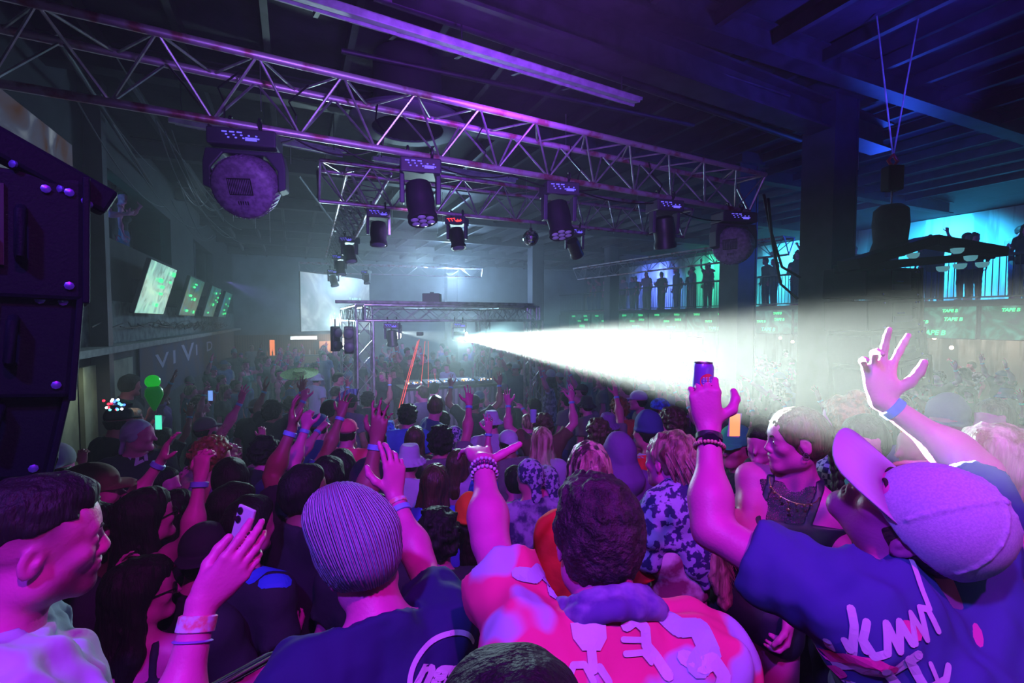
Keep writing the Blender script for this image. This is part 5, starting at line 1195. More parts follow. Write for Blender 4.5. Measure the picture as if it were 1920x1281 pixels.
# DJ riser, table, gear
ctr = (FL_+FR_+BL_+BR_)/4; mb = MB(); mb.box(Vector((ctr.x, ctr.y, FL+.28))+RA*.1, (3.1, 2.5, .56), ROOMR); tag(mb.build('stage_riser', m_plast), 'black stage riser inside the truss frame', 'riser')
tc_ = lerp(FL_, FR_, .52)+RA*.55; tz = 1.82; e = empty('dj_table', (tc_.x, tc_.y, FL)); tag(e, 'draped DJ table inside the stage frame', 'table')
MB().box((0, 0, tz-FL), (2.2, .75, .05), ROOMR).build('tabletop', m_plast, e); mb = MB(); pts = []
for i in range(45): pts.append(RB*(-1.1+.05*i)+RA*(-.37+.02*math.sin(i*1.3)))
v = [p+Vector((0, 0, z)) for p in pts for z in (tz-FL-.02, .42)]; mb.add(v, [(2*i, 2*i+1, 2*i+3, 2*i+2) for i in range(44)]); mb.build('drape', mat('patterned_drape', (.30, .26, .34), .8, alt=(.10, .08, .14), kind='wave', vscale=3), e, smooth=True)
for dx in (-1.0, 1.0): MB().box(RB*dx+Vector((0, 0, (tz-FL)/2+.28)), (.05, .6, tz-FL-.58), ROOMR).build('leg', m_plast, e)
rl = random.Random(2)
for i, dx in enumerate((-.80, -.42, -.05, .33, .72)):
    g_ = empty('dj_mixer' if i == 2 else 'media_player', Vector((tc_.x, tc_.y, tz+.06))+RB*dx); tag(g_, ('leftmost lit media player on the DJ table', 'media player left of the mixer on the DJ table', 'mixer in the middle of the DJ table', 'media player right of the mixer on the DJ table', 'rightmost lit media player on the DJ table')[i], 'mixer' if i == 2 else 'media player')
    MB().box((0, 0, 0), (.33, .40, .10), ROOMR @ Matrix.Rotation(.12, 3, 'X')).build('chassis', m_plast2, g_, bevel=.01); MB().lathe([(.10, 0), (.10, .015), (.03, .02)], RA*-.03+Vector((0, 0, .05)), 20).build('jog_wheel', m_silver if i != 2 else m_plast, g_, smooth=True)
    for nm, cc in (('amber_lights', (1, .5, .1)), ('white_lights', (.8, .9, 1)), ('blue_lights', (.1, .3, 1))):
        mb = MB()
        for k in range(4): mb.box(RB*rl.uniform(-.14, .14)+RA*rl.uniform(-.19, -.1)+Vector((0, 0, rl.uniform(.03, .07))), (.022, .012, .016), ROOMR)
        mb.build(nm, mat(nm, cc, .4, emit=3), g_)
# laser lines
for i, (p, q, r_) in enumerate((((786, 637, 9.9), (751, 770, 8.9), .007), ((783, 640, 9.9), (748, 765, 8.8), .005), ((797, 640, 9.9), (783, 790, 8.9), .004), ((803, 640, 9.9), (803, 740, 9.2), .0025), ((815, 700, 9.9), (820, 750, 9.4), .0025))):
    tag(MB().tube(at(*p), at(*q), r_, 6).build('laser_beam', mat('red_laser', (1, .06, .05), .5, emit=1.6)), 'thin red laser line slanting down in front of the DJ', 'laser beam', 'red laser lines over the DJ table')
P = at(786, 628, 10.0); e = empty('laser_projector', P); tag(e, 'small laser projector at the back of the stage frame above the DJ', 'laser projector'); MB().box((0, .08, .02), (.12, .16, .08)).build('housing', m_plast, e, bevel=.01); MB().lathe([(.02, 0), (.02, .01)], (0, -.01, .03), 10, Rot((0, -1, 0))).build('aperture', m_plast, e)
c_ = lerp(FL_, FR_, .55)+U*(zt+.18); e = empty('hazer_box', (at(810, 560, 10.2).x, 10.2, zt+.15)); tag(e, 'dark box standing on top of the stage frame', 'equipment box'); MB().box((0, 0, .14), (.36, .3, .26)).build('case', m_plast, e, bevel=.01); MB().box((0, 0, .29), (.08, .05, .03)).build('handle', m_plast, e)
# ---- gallery on the right: railing bays, screens
RT = 4.72
m_rail = mat('black_railing', (.02, .02, .03), .5)
for k in range(9):
    u0 = 1.2+2.75*k; e = empty('gallery_railing', room(LR+.02, u0, 3.70)); tag(e, 'black barred gallery railing bay, %s counted from the near right end' % 'first second third fourth fifth sixth seventh eighth ninth'.split()[k], 'railing', 'railing bays of the right gallery')
    MB().box(RA*1.36+Vector((0, 0, 1.02)), (.22, 2.70, .05), ROOMR).build('counter_rail', m_rail, e); MB().box(RA*1.36+Vector((0, 0, .06)), (.04, 2.70, .04), ROOMR).build('bottom_rail', m_rail, e); MB().box(RA*.02+Vector((0, 0, .5)), (.07, .07, 1.0), ROOMR).build('post', m_rail, e)
    mb = MB()
    for i in range(22): mb.tube(RA*(.12+.12*i)+Vector((0, 0, .06)), RA*(.12+.12*i)+Vector((0, 0, 1.0)), .011, 5)
    b_ = mb.build('balusters', m_rail, e); b_['kind'] = 'stuff'
for k in range(9):
    u0 = 3.6+2.35*k; s_ = screen_mat('swirl_picture_%s' % 'abcdefghi'[k], (.010, .03, .03), (.02, .12, .07), (.10, .40, .30), .8, 1.8, k*1.7)
    panel('display_screen', room(LR-.08, u0), room(LR-.08, u0+2.28), 2.74, 3.55, .06, -RB, s_, 'green-lettered display screen on the gallery front, number %s counted from the right column' % ('one two three four five six seven eight nine'.split()[k]), 'display screen', 'display screens along the gallery front',
          txt=[('TAPE B', -.27, .36, .10), ('TAPE B', .27, .36, .10), ('TAPE B', .30, .10, .12), ('TAPE B', .0, .02, .11), ('TAPE B', .12, -.32, .17)])
# under the gallery and at the back: bar pieces
def lit_box(name, c, size, R_, m_, label, cat, parts=('casing', 'lit_front')):
    e = empty(name, c); tag(e, label, cat); MB().box((0, 0, 0), size, R_).build(parts[0], m_plast, e, bevel=.01); MB().box(R_ @ Vector((0, -size[1]/2-.006, 0)), (size[0]*.94, .01, size[2]*.9), R_).build(parts[1], m_, e); return e
RW = Matrix((RA*-1, RB, Vector((0, 0, 1)))).transposed(); RWr = Matrix((-RA, RB, Vector((0, 0, 1)))).transposed()
m_warm = mat('warm_white_glow', (1, .85, .65), .5, emit=4, alt=(.5, .3, .15), vscale=3); m_cool = mat('cool_white_glow', (.9, .95, 1), .5, emit=5, alt=(.35, .4, .4), vscale=5, lo=.42, hi=.5)
def under(x, y, l=LR+3.3):
    a_ = math.atan((x-960)/FPX)+AL; dist = l/math.sin(a_); Y = dist*math.cos(a_-AL); return at(x, y, Y)
for nm, x, y, w, h_, m_, lb, ct in (('drinks_fridge', 1304, 652, .95, 1.1, m_cool, 'glowing drinks fridge under the right gallery', 'fridge'), ('menu_board', 1184, 624, .75, .45, m_cool, 'small lit menu board under the gallery, left one', 'menu board'), ('menu_board', 1243, 628, 1.2, .40, m_cool, 'wide lit menu board under the gallery, left of the fridge', 'menu board'), ('menu_board', 1112, 620, .7, .3, m_warm, 'small warm lit board under the far end of the gallery', 'menu board')):
    lit_box(nm, under(x, y), (w, .12, h_), Matrix((RA, RB, Vector((0, 0, 1)))).transposed(), m_, lb, ct)
for i, (x, y) in enumerate(((1486, 641), (1307, 637), (1052, 620), (1463, 634), (1752, 634), (1784, 652))):
    p = under(x, y, LR+1.5); e = empty('pendant_lamp', p); tag(e, 'small warm pendant lamp under the right gallery, ' + ('beside the big column', 'above the drinks fridge', 'at its far end', 'left of the big column', 'right of the speaker column', 'lowest, right of the speaker column')[i], 'lamp')
    MB().ball((0, 0, 0), .05, 12, 8).build('bulb', mat('warm_bulb', (1, .6, .3), .5, emit=14), e, smooth=True); MB().tube((0, 0, .04), (0, 0, max(.1, 3.5-p.z)), .006, 5).build('cord', m_cable, e)
lit_box('bar_counter', room(1.3, 27.4, .85), (6.6, .6, 1.1), ROOMR, mat('counter_front', (.3, .16, .08), .6), 'wooden bar counter at the far back left', 'counter', ('body', 'front'))
for i, (l, z, w, h_, m_, nm, lb) in enumerate(((-1.0, 1.75, .25, .9, mat('orange_glow', (1, .25, .08), .5, emit=2), 'neon_sign', 'orange glowing sign at the far back left by the banner'), (.55, 2.25, 1.4, .2, m_cool, 'light_strip', 'long white light strip above the back bar'), (2.9, 1.7, 1.1, 1.1, m_cool, 'drinks_fridge', 'glowing drinks fridge behind the back bar, left of the screen'), (1.7, 1.7, .8, .8, mat('rose_board', (.6, .35, .3), .6, emit=.5), 'notice_board', 'rosy board on the back bar wall'), (4.2, 1.6, 1.0, 1.0, m_warm, 'bottle_shelf', 'warm lit shelf behind the back bar, nearest the stage frame'), (3.9, 2.25, 1.2, .2, m_cool, 'light_strip', 'short white light strip above the back bar shelf'))):
    lit_box(nm, room(l, 28.7, z), (w, .15, h_), ROOMR, m_, lb, nm.replace('_', ' '))
for i in range(26):
    tag(MB().lathe([(.035, 0), (.035, .18), (.013, .24), (.013, .30)], room(-1.2+.25*i, 27.35+.1*(i % 3), 1.41), 8).build('bottle', mat(('amber_glass', 'green_glass', 'clear_glass')[i % 3], ((.5, .2, .05), (.1, .4, .15), (.6, .6, .6))[i % 3], .2), smooth=True), 'bottle standing on the far back bar', 'bottle', 'bottles on the back bar')
# balloon, hats, fan
P = at(287, 738, 5.2); e = empty('balloon', P); tag(e, 'bright green two-lobed balloon floating above the left crowd', 'balloon')
mg = mat('neon_green_latex', (.02, .85, .05), .3, emit=.45); MB().ball((0, 0, .13), .072, 20, 12).build('upper_lobe', mg, e, smooth=True); MB().lathe([(.01, -.19), (.02, -.17), (.055, -.10), (.085, -.02), (.080, .04), (.052, .08), (.02, .09)], (.01, 0, 0), 20).build('lower_lobe', mat('green_latex', (.02, .55, .06), .3, emit=.12), e, smooth=True)
P = at(663, 768, 7.6); e = empty('hand_fan', P); tag(e, 'big pleated iridescent hand fan held up before the left leg of the stage frame', 'fan'); mb = MB(); n = 28; v = [(0, 0, 0)]
for i in range(n+1):
    t = PI*.42+PI*1.15*i/n; v.append((.33*math.cos(t), .012*(i % 2), .33*math.sin(t)))
mb.add([(x, y, z) for x, y, z in v], [(0, i+1, i+2) for i in range(n)]); o = mb.build('leaf', mat('iridescent_fan', (.28, .35, .75), .3, alt=(.10, .10, .4), kind='wave', vscale=6), e); md = o.modifiers.new('t', 'SOLIDIFY'); md.thickness = .002
for t in (PI*.42, PI*1.57): MB().tube((0, 0, 0), (.34*math.cos(t), 0, .34*math.sin(t)), .008, 6).build('guard', m_plast, e)
# ------------------------------------------------------------------ the crowd: body types with parts, copied one by one
POSES = {
 'm_down': dict(sex='m', head=(.05, -.05, 0)),
 'm_right_up': dict(sex='m', head=(0, .1, 0), armR=dict(w=(.26, .26, 1.93), d=(.05, .3, 1), n=(-.3, 1, 0), hint=(1, 0, -.3), curl=(.05, .1, .15, .2, .1))),
 'm_point': dict(sex='m', head=(-.1, .05, 0), armR=dict(w=(.18, .44, 1.78), d=(0, .8, .5), n=(0, .4, -.9), hint=(1, -.2, -.8), curl=(.0, .85, .9, .9, .5))),
 'm_left_fist': dict(sex='m', head=(.15, .05, 0), armL=dict(w=(-.26, .22, 1.88), d=(0, .1, 1), n=(.2, 1, 0), hint=(-1, 0, -.2), curl=(.95, .95, .95, .95, .8))),
 'm_both_up': dict(sex='m', head=(0, .15, 0), armR=dict(w=(.34, .14, 1.90), d=(.1, .1, 1), n=(-.4, .9, 0), hint=(1, 0, 0), curl=(.1, .12, .2, .3, .1)), armL=dict(w=(-.36, .18, 1.86), d=(-.2, .1, 1), n=(.4, .9, 0), hint=(-1, 0, 0), curl=(.2, .2, .2, .3, .1))),
 'm_look': dict(sex='m', head=(1.0, -.05, 0), armR=dict(w=(.16, .30, 1.2), d=(-.5, .6, .3), n=(-.8, 0, .5), hint=(.5, -1, -.6), curl=(.4, .4, .5, .5, .3))),
 'f_down': dict(sex='f', head=(-.1, 0, .05)),
 'f_right_up': dict(sex='f', head=(.1, .1, 0), armR=dict(w=(.24, .16, 1.90), d=(.0, .1, 1), n=(-.5, .8, 0), hint=(1, 0, 0), curl=(.1, .15, .2, .25, .1))),
 'f_both_up': dict(sex='f', head=(0, .1, 0), armR=dict(w=(.30, .10, 1.84), d=(-.2, .2, 1), n=(-.4, .9, 0), hint=(1, 0, 0), curl=(.5, .6, .6, .6, .3)), armL=dict(w=(-.28, .2, 1.80), d=(.3, .2, 1), n=(.4, .9, 0), hint=(-1, 0, 0), curl=(.1, .2, .2, .3, .1))),
 'f_look': dict(sex='f', head=(-1.1, .0, 0), armL=dict(w=(-.2, .28, 1.55), d=(.2, .4, 1), n=(.6, 0, 0), hint=(-.8, -.5, -.6), curl=(.3, .5, .6, .7, .4))),
}
BODY = {}
def hidden_proto(o): COL.objects.unlink(o)
for nm, sp in POSES.items():
    sp['seed'] = len(nm); J = skeleton(sp); r = empty('person'); g = sp['sex']
    o1 = body_mesh(sp, J, r, .0115, m_skin); o2 = shirt_mesh(sp, J, r, .0135, m_blackc, 'tee' if g == 'm' else ('tank' if 'look' in nm or 'both' in nm else 'tee')); o3 = trousers_mesh(sp, J, r, .017, m_blackc)
    bands = [box_at(r, 'wristband', J, k_, .84, .94, .032, m_tyv, 12) for k_ in 'RL' if 'arm'+k_ in sp and 'look' not in nm]
    for o in [o1, o2, o3]+bands: o.material_slots[0].link = 'OBJECT'
    BODY[nm] = (J, [o1, o2, o3]+bands)
    for o in [r, o1, o2, o3]+bands: COL.objects.unlink(o)
HEADP = {}
for k_ in ('short', 'curly', 'long', 'bun', 'pony', 'cap', 'capback', 'bucket', 'beanie', 'wrap', 'hood'):
    o = head_part(k_, .009, len(k_)).build('hair' if k_ in ('short', 'curly', 'long', 'bun', 'pony') else {'cap': 'cap', 'capback': 'cap', 'bucket': 'bucket_hat', 'beanie': 'beanie', 'wrap': 'headscarf', 'hood': 'hood'}[k_], m_blackc)
    o.material_slots[0].link = 'OBJECT'; HEADP[k_] = o; COL.objects.unlink(o)
for k_ in ('nape', 'longunder'):
    v = head_part('short' if k_ == 'nape' else 'long', .009, 2); v.D = np.maximum(v.D+(.004 if k_ == 'nape' else 0), v.ax[2][None, None, :]-(.015 if k_ == 'nape' else .0)).astype(np.float32)
    o = v.build('hair', m_blackc); o.material_slots[0].link = 'OBJECT'; HEADP[k_] = o; COL.objects.unlink(o)
sg = MB()
for s_ in (1, -1): sg.ball((s_*.033, .092, .002), .026, 12, 8, (1, .35, .8))
sg.box((0, .094, .008), (.03, .006, .006)); 
for s_ in (1, -1): sg.tube((s_*.058, .088, .008), (s_*.080, .0, .006), .003, 5)
SUNG = sg.build('sunglasses', mat('black_gloss', (.01, .01, .012), .12), smooth=True); COL.objects.unlink(SUNG)
CL = dict(black=m_blackc, navy=m_navy, white=m_white, grey=cloth('grey_cotton', (.16, .16, .20)), red=cloth('red_cotton', (.55, .03, .05)), pink=cloth('hot_pink_cotton', (.95, .05, .30)), blue=cloth('blue_cotton', (.05, .16, .75)),
    purple=cloth('purple_cotton', (.20, .07, .36)), teal=cloth('teal_cotton', (.04, .22, .24)), lilac=cloth('lilac_cotton', (.45, .40, .72)), brown=cloth('brown_cotton', (.12, .06, .05)), pattern=cloth('patterned_cotton', (.38, .36, .60), alt=(.05, .04, .16), vscale=16),
    checker=cloth('checker_cotton', (.62, .58, .75), alt=(.05, .03, .16), kind='checker', vscale=38), orange=cloth('orange_knit', (.80, .13, .02)), green=cloth('green_cotton', (.03, .75, .22)), paisley=m_pais, tiedye=cloth('blue_tie_dye', (.06, .20, .95), alt=(.02, .04, .3), vscale=24))
PEOPLE = []
def person(x, y, pose, hair, hcol, shirt, face, label=None, group=None, base=FL, s=None, skin=None, sung=False, Y=None, loc=None, under_hair=None):
    J, kids = BODY[pose]; s = s or rng.uniform(.95, 1.06); hz_ = J['H'].z*s
    if loc is None:
        if Y is None: k = at(0, y, 1).z-3.2; Y = (base+hz_-3.2)/k
        else: s = (at(x, y, Y).z-base)/J['H'].z
        p = at(x, y, Y)
    else: p = loc
    rz = face; R = Matrix.Rotation(rz, 3, 'Z'); o = R @ (J['H']*s)
    r = empty('person', (p.x-o.x, p.y-o.y, base), rz) if loc is None else empty('person', (p.x, p.y, base), rz)
    r.scale = (s, s, s); tag(r, label, 'person', group)
    sk = skin or rng.choice((m_skin, m_skin, m_skin, m_skin2, m_skin3)); ms = [sk, CL[shirt], rng.choice((m_blackc, m_navy, CL['grey']))]+[m_tyv]*4
    for c, m_ in zip(kids, ms):
        q = c.copy(); COL.objects.link(q); q.parent = r; q.material_slots[0].link = 'OBJECT'; q.material_slots[0].material = m_
    M = Matrix.Translation(J['H']) @ J['Rh'].to_4x4()
    def put(o, m_=None):
        q = o.copy(); COL.objects.link(q); q.parent = r; q.matrix_local = M
        if m_ is not None: q.material_slots[0].link = 'OBJECT'; q.material_slots[0].material = m_
    if hair in ('short', 'curly', 'long', 'bun', 'pony'): put(HEADP[hair], HAIRS[hcol])
    else:
        put(HEADP[hair], CL[hcol])
        if under_hair: put(HEADP['longunder'], HAIRS[under_hair])
        elif hair not in ('hood', 'wrap'): put(HEADP['nape'], HAIRS['black'])
    if sung: put(SUNG)
    PEOPLE.append((r.location.x, r.location.y)); return r
BO = Vector((-1.6, 11.0, 0))
def facing(p, j=.0): d = BO-Vector((p.x, p.y, 0)); return math.atan2(-d.x, d.y)+j
def F(x, Y=5): return facing(at(x, 640, Y))
L_ = -1.2; R_A = 1.2
def ff(x, j=0): return math.atan2(-( -1.6-(x-960)/FPX*5), 6)+j
N_ = [  # x, y, pose, hair, colour, shirt, turn, label, extras
 (652, 812, 'm_down', 'cap', 'pink', 'pink', 0, 'dancer in a hot pink cap and pink top before the stage frame', dict(Y=5.0)),
 (728, 808, 'f_down', 'bucket', 'tiedye', 'lilac', .1, 'dancer in a blue tie-dye bucket hat, behind the white bucket hat', dict(Y=6.2)),
 (768, 864, 'f_down', 'bucket', 'white', 'white', -.1, 'woman in a white bucket hat near the raised hand of the beanie man', dict(Y=4.2)),
 (921, 792, 'm_down', 'bucket', 'lilac', 'lilac', 0, 'dancer in a lavender bucket hat before the right of the DJ table', dict(Y=5.9)),
 (853, 822, 'm_down', 'wrap', 'paisley', 'pattern', -.2, 'dancer with a white patterned scarf over the head, below the DJ table', dict(Y=5.2)),
 (952, 832, 'm_down', 'capback', 'white', 'grey', .2, 'man in a white snapback cap, just beyond the jersey man\'s hand', dict(Y=4.9)),
 (880, 975, 'f_down', 'beanie', 'orange', 'blue', .1, 'long-haired dancer in a bright orange beanie', dict(Y=3.05, under_hair='black', s=None)),
 (815, 908, 'f_down', 'long', 'brown', 'blue', 0, 'woman with long straight light-brown hair seen from behind, left of the orange beanie', dict(Y=3.5)),
 (858, 872, 'f_right_up', 'long', 'brown', 'lilac', -.4, 'woman with long wavy brown hair beyond the straight-haired woman', dict(Y=4.3)),
 (765, 782, 'm_down', 'curly', 'black', 'blue', 0, 'tall dancer with a dark curly head before the DJ table', dict(Y=6.0)),
 (817, 764, 'm_look', 'short', 'brown', 'navy', -1.2, 'brown-haired man with glasses in a blue tee before the DJ table', dict(Y=6.2, sung=True)),
 (831, 790, 'm_down', 'short', 'black', 'navy', 0, 'short dark-haired man right below the man with glasses', {}),
 (705, 828, 'm_look', 'short', 'black', 'black', -.3, 'dark-haired man between the pink cap and the blue bucket hat', dict(Y=5.0)),
 (778, 825, 'f_down', 'long', 'brown', 'brown', 0, 'woman with rounded brown hair just above the white bucket hat', dict(Y=5.0)),
 (826, 830, 'm_right_up', 'curly', 'black', 'grey', 0, 'curly dark-haired dancer with a ringed hand raised at the right of the white bucket hat', dict(Y=4.6)),
 (992, 895, 'm_down', 'wrap', 'paisley', 'pattern', .1, 'dancer in a navy paisley headscarf beside a puff of smoke, left one', dict(Y=3.6)),
 (1022, 905, 'm_look', 'wrap', 'paisley', 'lilac', -.8, 'dancer in a navy paisley headscarf, right one of the pair', dict(Y=3.7)),
 (1158, 848, 'm_down', 'hood', 'purple', 'purple', 0, 'dancer with a purple hood up, between the ponytail woman and the fair-haired woman', dict(Y=3.9)),
 (1212, 812, 'm_down', 'beanie', 'navy', 'white', .2, 'man in navy knit hat and white tee with a red square on it', dict(Y=4.3)),
 (1258, 795, 'm_down', 'curly', 'brown', 'blue', .3, 'dancer with a round mop of brown hair above the fair-haired woman', dict(Y=5.0)),
 (1015, 830, 'f_down', 'long', 'blond', 'lilac', 0, 'dancer with pale hair near the smoke puff', dict(Y=4.6)),
 (1018, 800, 'm_both_up', 'curly', 'brown', 'brown', -.2, 'curly-haired dancer with both arms up before the right leg of the stage frame', dict(Y=5.6)),
 (1120, 815, 'f_down', 'curly', 'brown', 'purple', 0, 'dancer with a violet-lit curly head above the ponytail woman', dict(Y=4.9)),
 (1160, 768, 'm_down', 'curly', 'auburn', 'red', .1, 'red-haired dancer under the edge of the white beam', dict(Y=6.5)),
 (1195, 752, 'f_down', 'cap', 'lilac', 'grey', 1.0, 'dancer in a lavender cap under the edge of the white beam', dict(Y=6.8)),
 (1240, 770, 'm_look', 'cap', 'tiedye', 'grey', 2.6, 'man in a blue cap facing the camera under the white beam', dict(Y=6.0)),
 (1378, 838, 'm_look', 'cap', 'green', 'black', .6, 'person in a vivid green cap behind the raised can arm', dict(Y=3.6)),
 (1425, 835, 'm_look', 'short', 'black', 'black', .8, 'bearded dark-haired man behind the braided woman', dict(Y=2.7, base=PZ)),
 (1580, 792, 'f_down', 'bun', 'auburn', 'checker', -.2, 'red-haired woman in a black and white warped checker top behind the braid', dict(Y=2.35, base=PZ)),
 (1618, 838, 'm_look', 'short', 'black', 'teal', .5, 'man with slick black hair just behind the white cap', dict(Y=1.95, base=PZ)),
 (1722, 842, 'm_look', 'wrap', 'red', 'white', -.2, 'person in a white top with red marks behind the raised bare arm', dict(Y=2.2, base=PZ)),
 (1862, 792, 'm_look', 'short', 'brown', 'navy', .1, 'man with a thick quiff in profile at the right edge, beyond the blond woman', dict(Y=2.6, base=PZ)),
 (1775, 800, 'm_down', 'beanie', 'purple', 'purple', 1.5, 'dancer in a purple hat between the bare arm and the man with the quiff', dict(Y=3.4)),
 (595, 712, 'm_down', 'bucket', 'white', 'lilac', -.4, 'far dancer in a small white bucket hat left of the stage frame', {}),
 (262, 818, 'm_look', 'wrap', 'white', 'black', -1.9, 'man in a white head wrap and black number 27 jersey', dict(Y=4.4)),
 (402, 862, 'f_look', 'curly', 'auburn', 'purple', .0, 'dancer with big red curls and a bright blue strap', dict(Y=3.7)),
 (226, 790, 'm_down', 'cap', 'black', 'black', 0, 'dancer under the glowing multicoloured hat ornament at the left', dict(Y=4.9)),
 (245, 724, 'm_look', 'short', 'black', 'black', -1.0, 'dark-haired man by the left column', dict(Y=7.0)),
 (278, 972, 'f_both_up', 'long', 'black', 'navy', -.2, 'woman in round sunglasses with both arms raised, left of the phone', dict(Y=2.5, sung=True)),
 (432, 905, 'm_look', 'short', 'black', 'black', -.3, 'man in narrow sunglasses above the held-up phone', dict(Y=3.1, sung=True)),
 (440, 958, 'm_down', 'short', 'black', 'black', -.6, 'dark-haired man directly above the held-up phone', dict(Y=2.7)),
 (470, 990, 'm_down', 'short', 'black', 'black', -.2, 'man in a black tee with a blue print, right of the held-up phone', dict(Y=2.4)),
 (385, 1040, 'm_look', 'capback', 'black', 'black', -.4, 'man in black sunglasses and dark cap below the phone', dict(Y=2.25, sung=True)),
 (270, 1112, 'f_look', 'long', 'black', 'black', .6, 'woman in dark sunglasses low beside the white tee man', dict(Y=2.0, sung=True)),
 (100, 880, 'm_look', 'capback', 'grey', 'black', -.2, 'man above the head of the white tee man, in a dark cap', dict(Y=3.0)),
 (175, 925, 'f_down', 'cap', 'brown', 'brown', -.4, 'dancer in a brown brimmed cap left of the raised hands', dict(Y=2.6)),
 (620, 772, 'm_look', 'short', 'black', 'black', -1.6, 'man in profile facing right, left of the hand fan', dict(Y=6.3)),
 (600, 800, 'm_left_fist', 'cap', 'navy', 'navy', 0, 'dancer in a blue cap with a fist up, left of the pink cap', dict(Y=5.4)),
 (545, 860, 'm_right_up', 'short', 'black', 'navy', -.2, 'man with a banded wrist raised high, left of the pink cap', dict(Y=3.9)),
 (500, 850, 'm_point', 'curly', 'black', 'black', -.3, 'black-haired man pointing towards the stage with a blue wristband', dict(Y=4.4)),
 (575, 925, 'm_both_up', 'short', 'black', 'black', -.5, 'man in a black tee with bare forearms crossing overhead beside the beanie man', dict(Y=2.7)),
 (615, 905, 'm_down', 'short', 'black', 'purple', 0, 'dark-haired dancer partly hidden behind the lavender beanie', dict(Y=3.0)),
 (690, 905, 'm_down', 'hood', 'black', 'black', 0, 'dancer in a black hooded top right of the lavender beanie', dict(Y=3.2)),
 (640, 880, 'm_left_fist', 'short', 'black', 'white', .2, 'dancer whose banded forearm rises left of the hot pink top', dict(Y=3.6)),
 (965, 905, 'm_down', 'short', 'black', 'black', 0, 'dark-haired dancer beside the paisley headscarves', dict(Y=3.9)),
 (905, 925, 'm_down', 'hood', 'tiedye', 'blue', .1, 'dancer in a pale blue hood behind the orange beanie', dict(Y=3.5)),
 (700, 985, 'f_down', 'long', 'black', 'black', 0, 'woman with long black hair between the two raised arms', dict(Y=2.5)),
 (820, 1010, 'm_down', 'curly', 'black', 'black', 0, 'curly black head low between the beanie man and orange beanie', dict(Y=2.6)),
 (330, 960, 'f_down', 'long', 'black', 'black', -.2, 'woman with long black hair just left of the phone', dict(Y=3.1)),
 (150, 1000, 'm_down', 'curly', 'black', 'black', 0, 'dark curly head just beyond the white tee man', dict(Y=2.3)),
]
NAMED = {}
for (x, y, pose, hair, hc_, sh_, turn, lb, kw) in N_: NAMED[lb] = person(x, y, pose, hair, hc_, sh_, ff(x, turn), lb, 'dancers picked out in the crowd', **{k_: v_ for k_, v_ in kw.items() if v_ is not None})
# people around the DJ, on the riser and behind it, facing the crowd
RZ = FL+.56
dj = [(770, 676, 'm_both_up', 'cap', 'black', 'black', 'DJ in black with both arms raised behind the table', 11.3), (716, 706, 'f_down', 'long', 'blond', 'black', 'blond woman in a black tank top left of the DJ table', 10.6), (738, 700, 'm_down', 'short', 'brown', 'black', 'man in black beside the blond woman at the DJ table', 11.2), (752, 690, 'f_down', 'long', 'fair', 'brown', 'woman in sunglasses behind the left end of the DJ table', 12.2),
      (741, 672, 'm_left_fist', 'cap', 'red', 'brown', 'man in a red cap behind the DJ table', 13.0), (838, 690, 'm_down', 'short', 'brown', 'lilac', 'man in a light blue shirt at the right of the DJ table', 11.8), (815, 694, 'f_down', 'long', 'brown', 'black', 'woman behind the middle of the DJ table', 12.2), (866, 698, 'm_down', 'short', 'black', 'grey', 'man at the right end of the DJ table', 12.0),
      (722, 684, 'f_both_up', 'pony', 'blond', 'black', 'woman with hands up behind the blond woman', 12.8), (764, 660, 'm_look', 'short', 'black', 'grey', 'man standing tall behind the DJ', 13.6), (795, 672, 'm_right_up', 'short', 'black', 'black', 'man with one arm up right of the DJ', 12.9), (702, 700, 'm_down', 'curly', 'black', 'black', 'man behind the left front leg of the stage frame', 12.2)]
for i, (x, y, pose, hair, hc_, sh_, lb, Y) in enumerate(dj): person(x, y, pose, hair, hc_, sh_, PI+rng.uniform(-.3, .3)-.2, lb, 'people behind the DJ table', Y=Y, sung=(i in (3,)), base=RZ if Y < 12.6 else RZ+.1)
# silhouettes in the galleries
ORD = 'nearest second third fourth fifth sixth seventh eighth ninth tenth eleventh twelfth thirteenth fourteenth fifteenth sixteenth seventeenth eighteenth nineteenth twentieth twenty-first twenty-second twenty-third twenty-fourth'.split()
for k in range(46):
    row, kk = k % 2, k//2; u = 2.4+.96*kk+.48*row+rng.uniform(-.15, .15); l = LR+.45+row*.62+rng.uniform(0, .2); p = room(l, u); pose = rng.choice(('m_down', 'm_look', 'f_down', 'f_look', 'm_left_fist', 'f_right_up')); hair = rng.choice(('short', 'long', 'curly', 'capback', 'bun'))
    sh_ = rng.choice(('black', 'navy', 'grey', 'purple')); hw_ = dict(short='short-haired', long='long-haired', curly='curly-haired', capback='capped', bun='bun-haired')[hair]
    person(0, 0, pose, hair, 'grey' if hair == 'capback' else 'black', sh_, AL+PI/2+rng.uniform(-.5, .5), '%s spectator in %s, %s %s the gallery railing counting from the big column side' % (hw_, sh_, ORD[kk], ('at', 'behind')[row]), 'spectators in the right gallery', base=3.70, loc=p, s=rng.uniform(.95, 1.05))
for k, (u, lb) in enumerate(((9.6, 'spectator at the near edge of the left gallery window'), (11.2, 'curly-haired spectator in the left gallery window'), (12.0, 'spectator beside the curly one in the left gallery window'), (17.6, 'spectator in the farther left gallery window'))):
    person(0, 0, ('m_down', 'm_look', 'f_look', 'm_down')[k], ('short', 'curly', 'short', 'capback')[k], 'black' if k < 3 else 'grey', 'black', AL-PI/2+rng.uniform(-.3, .3), lb, base=4.45-.55, loc=room(LL-.55, u))
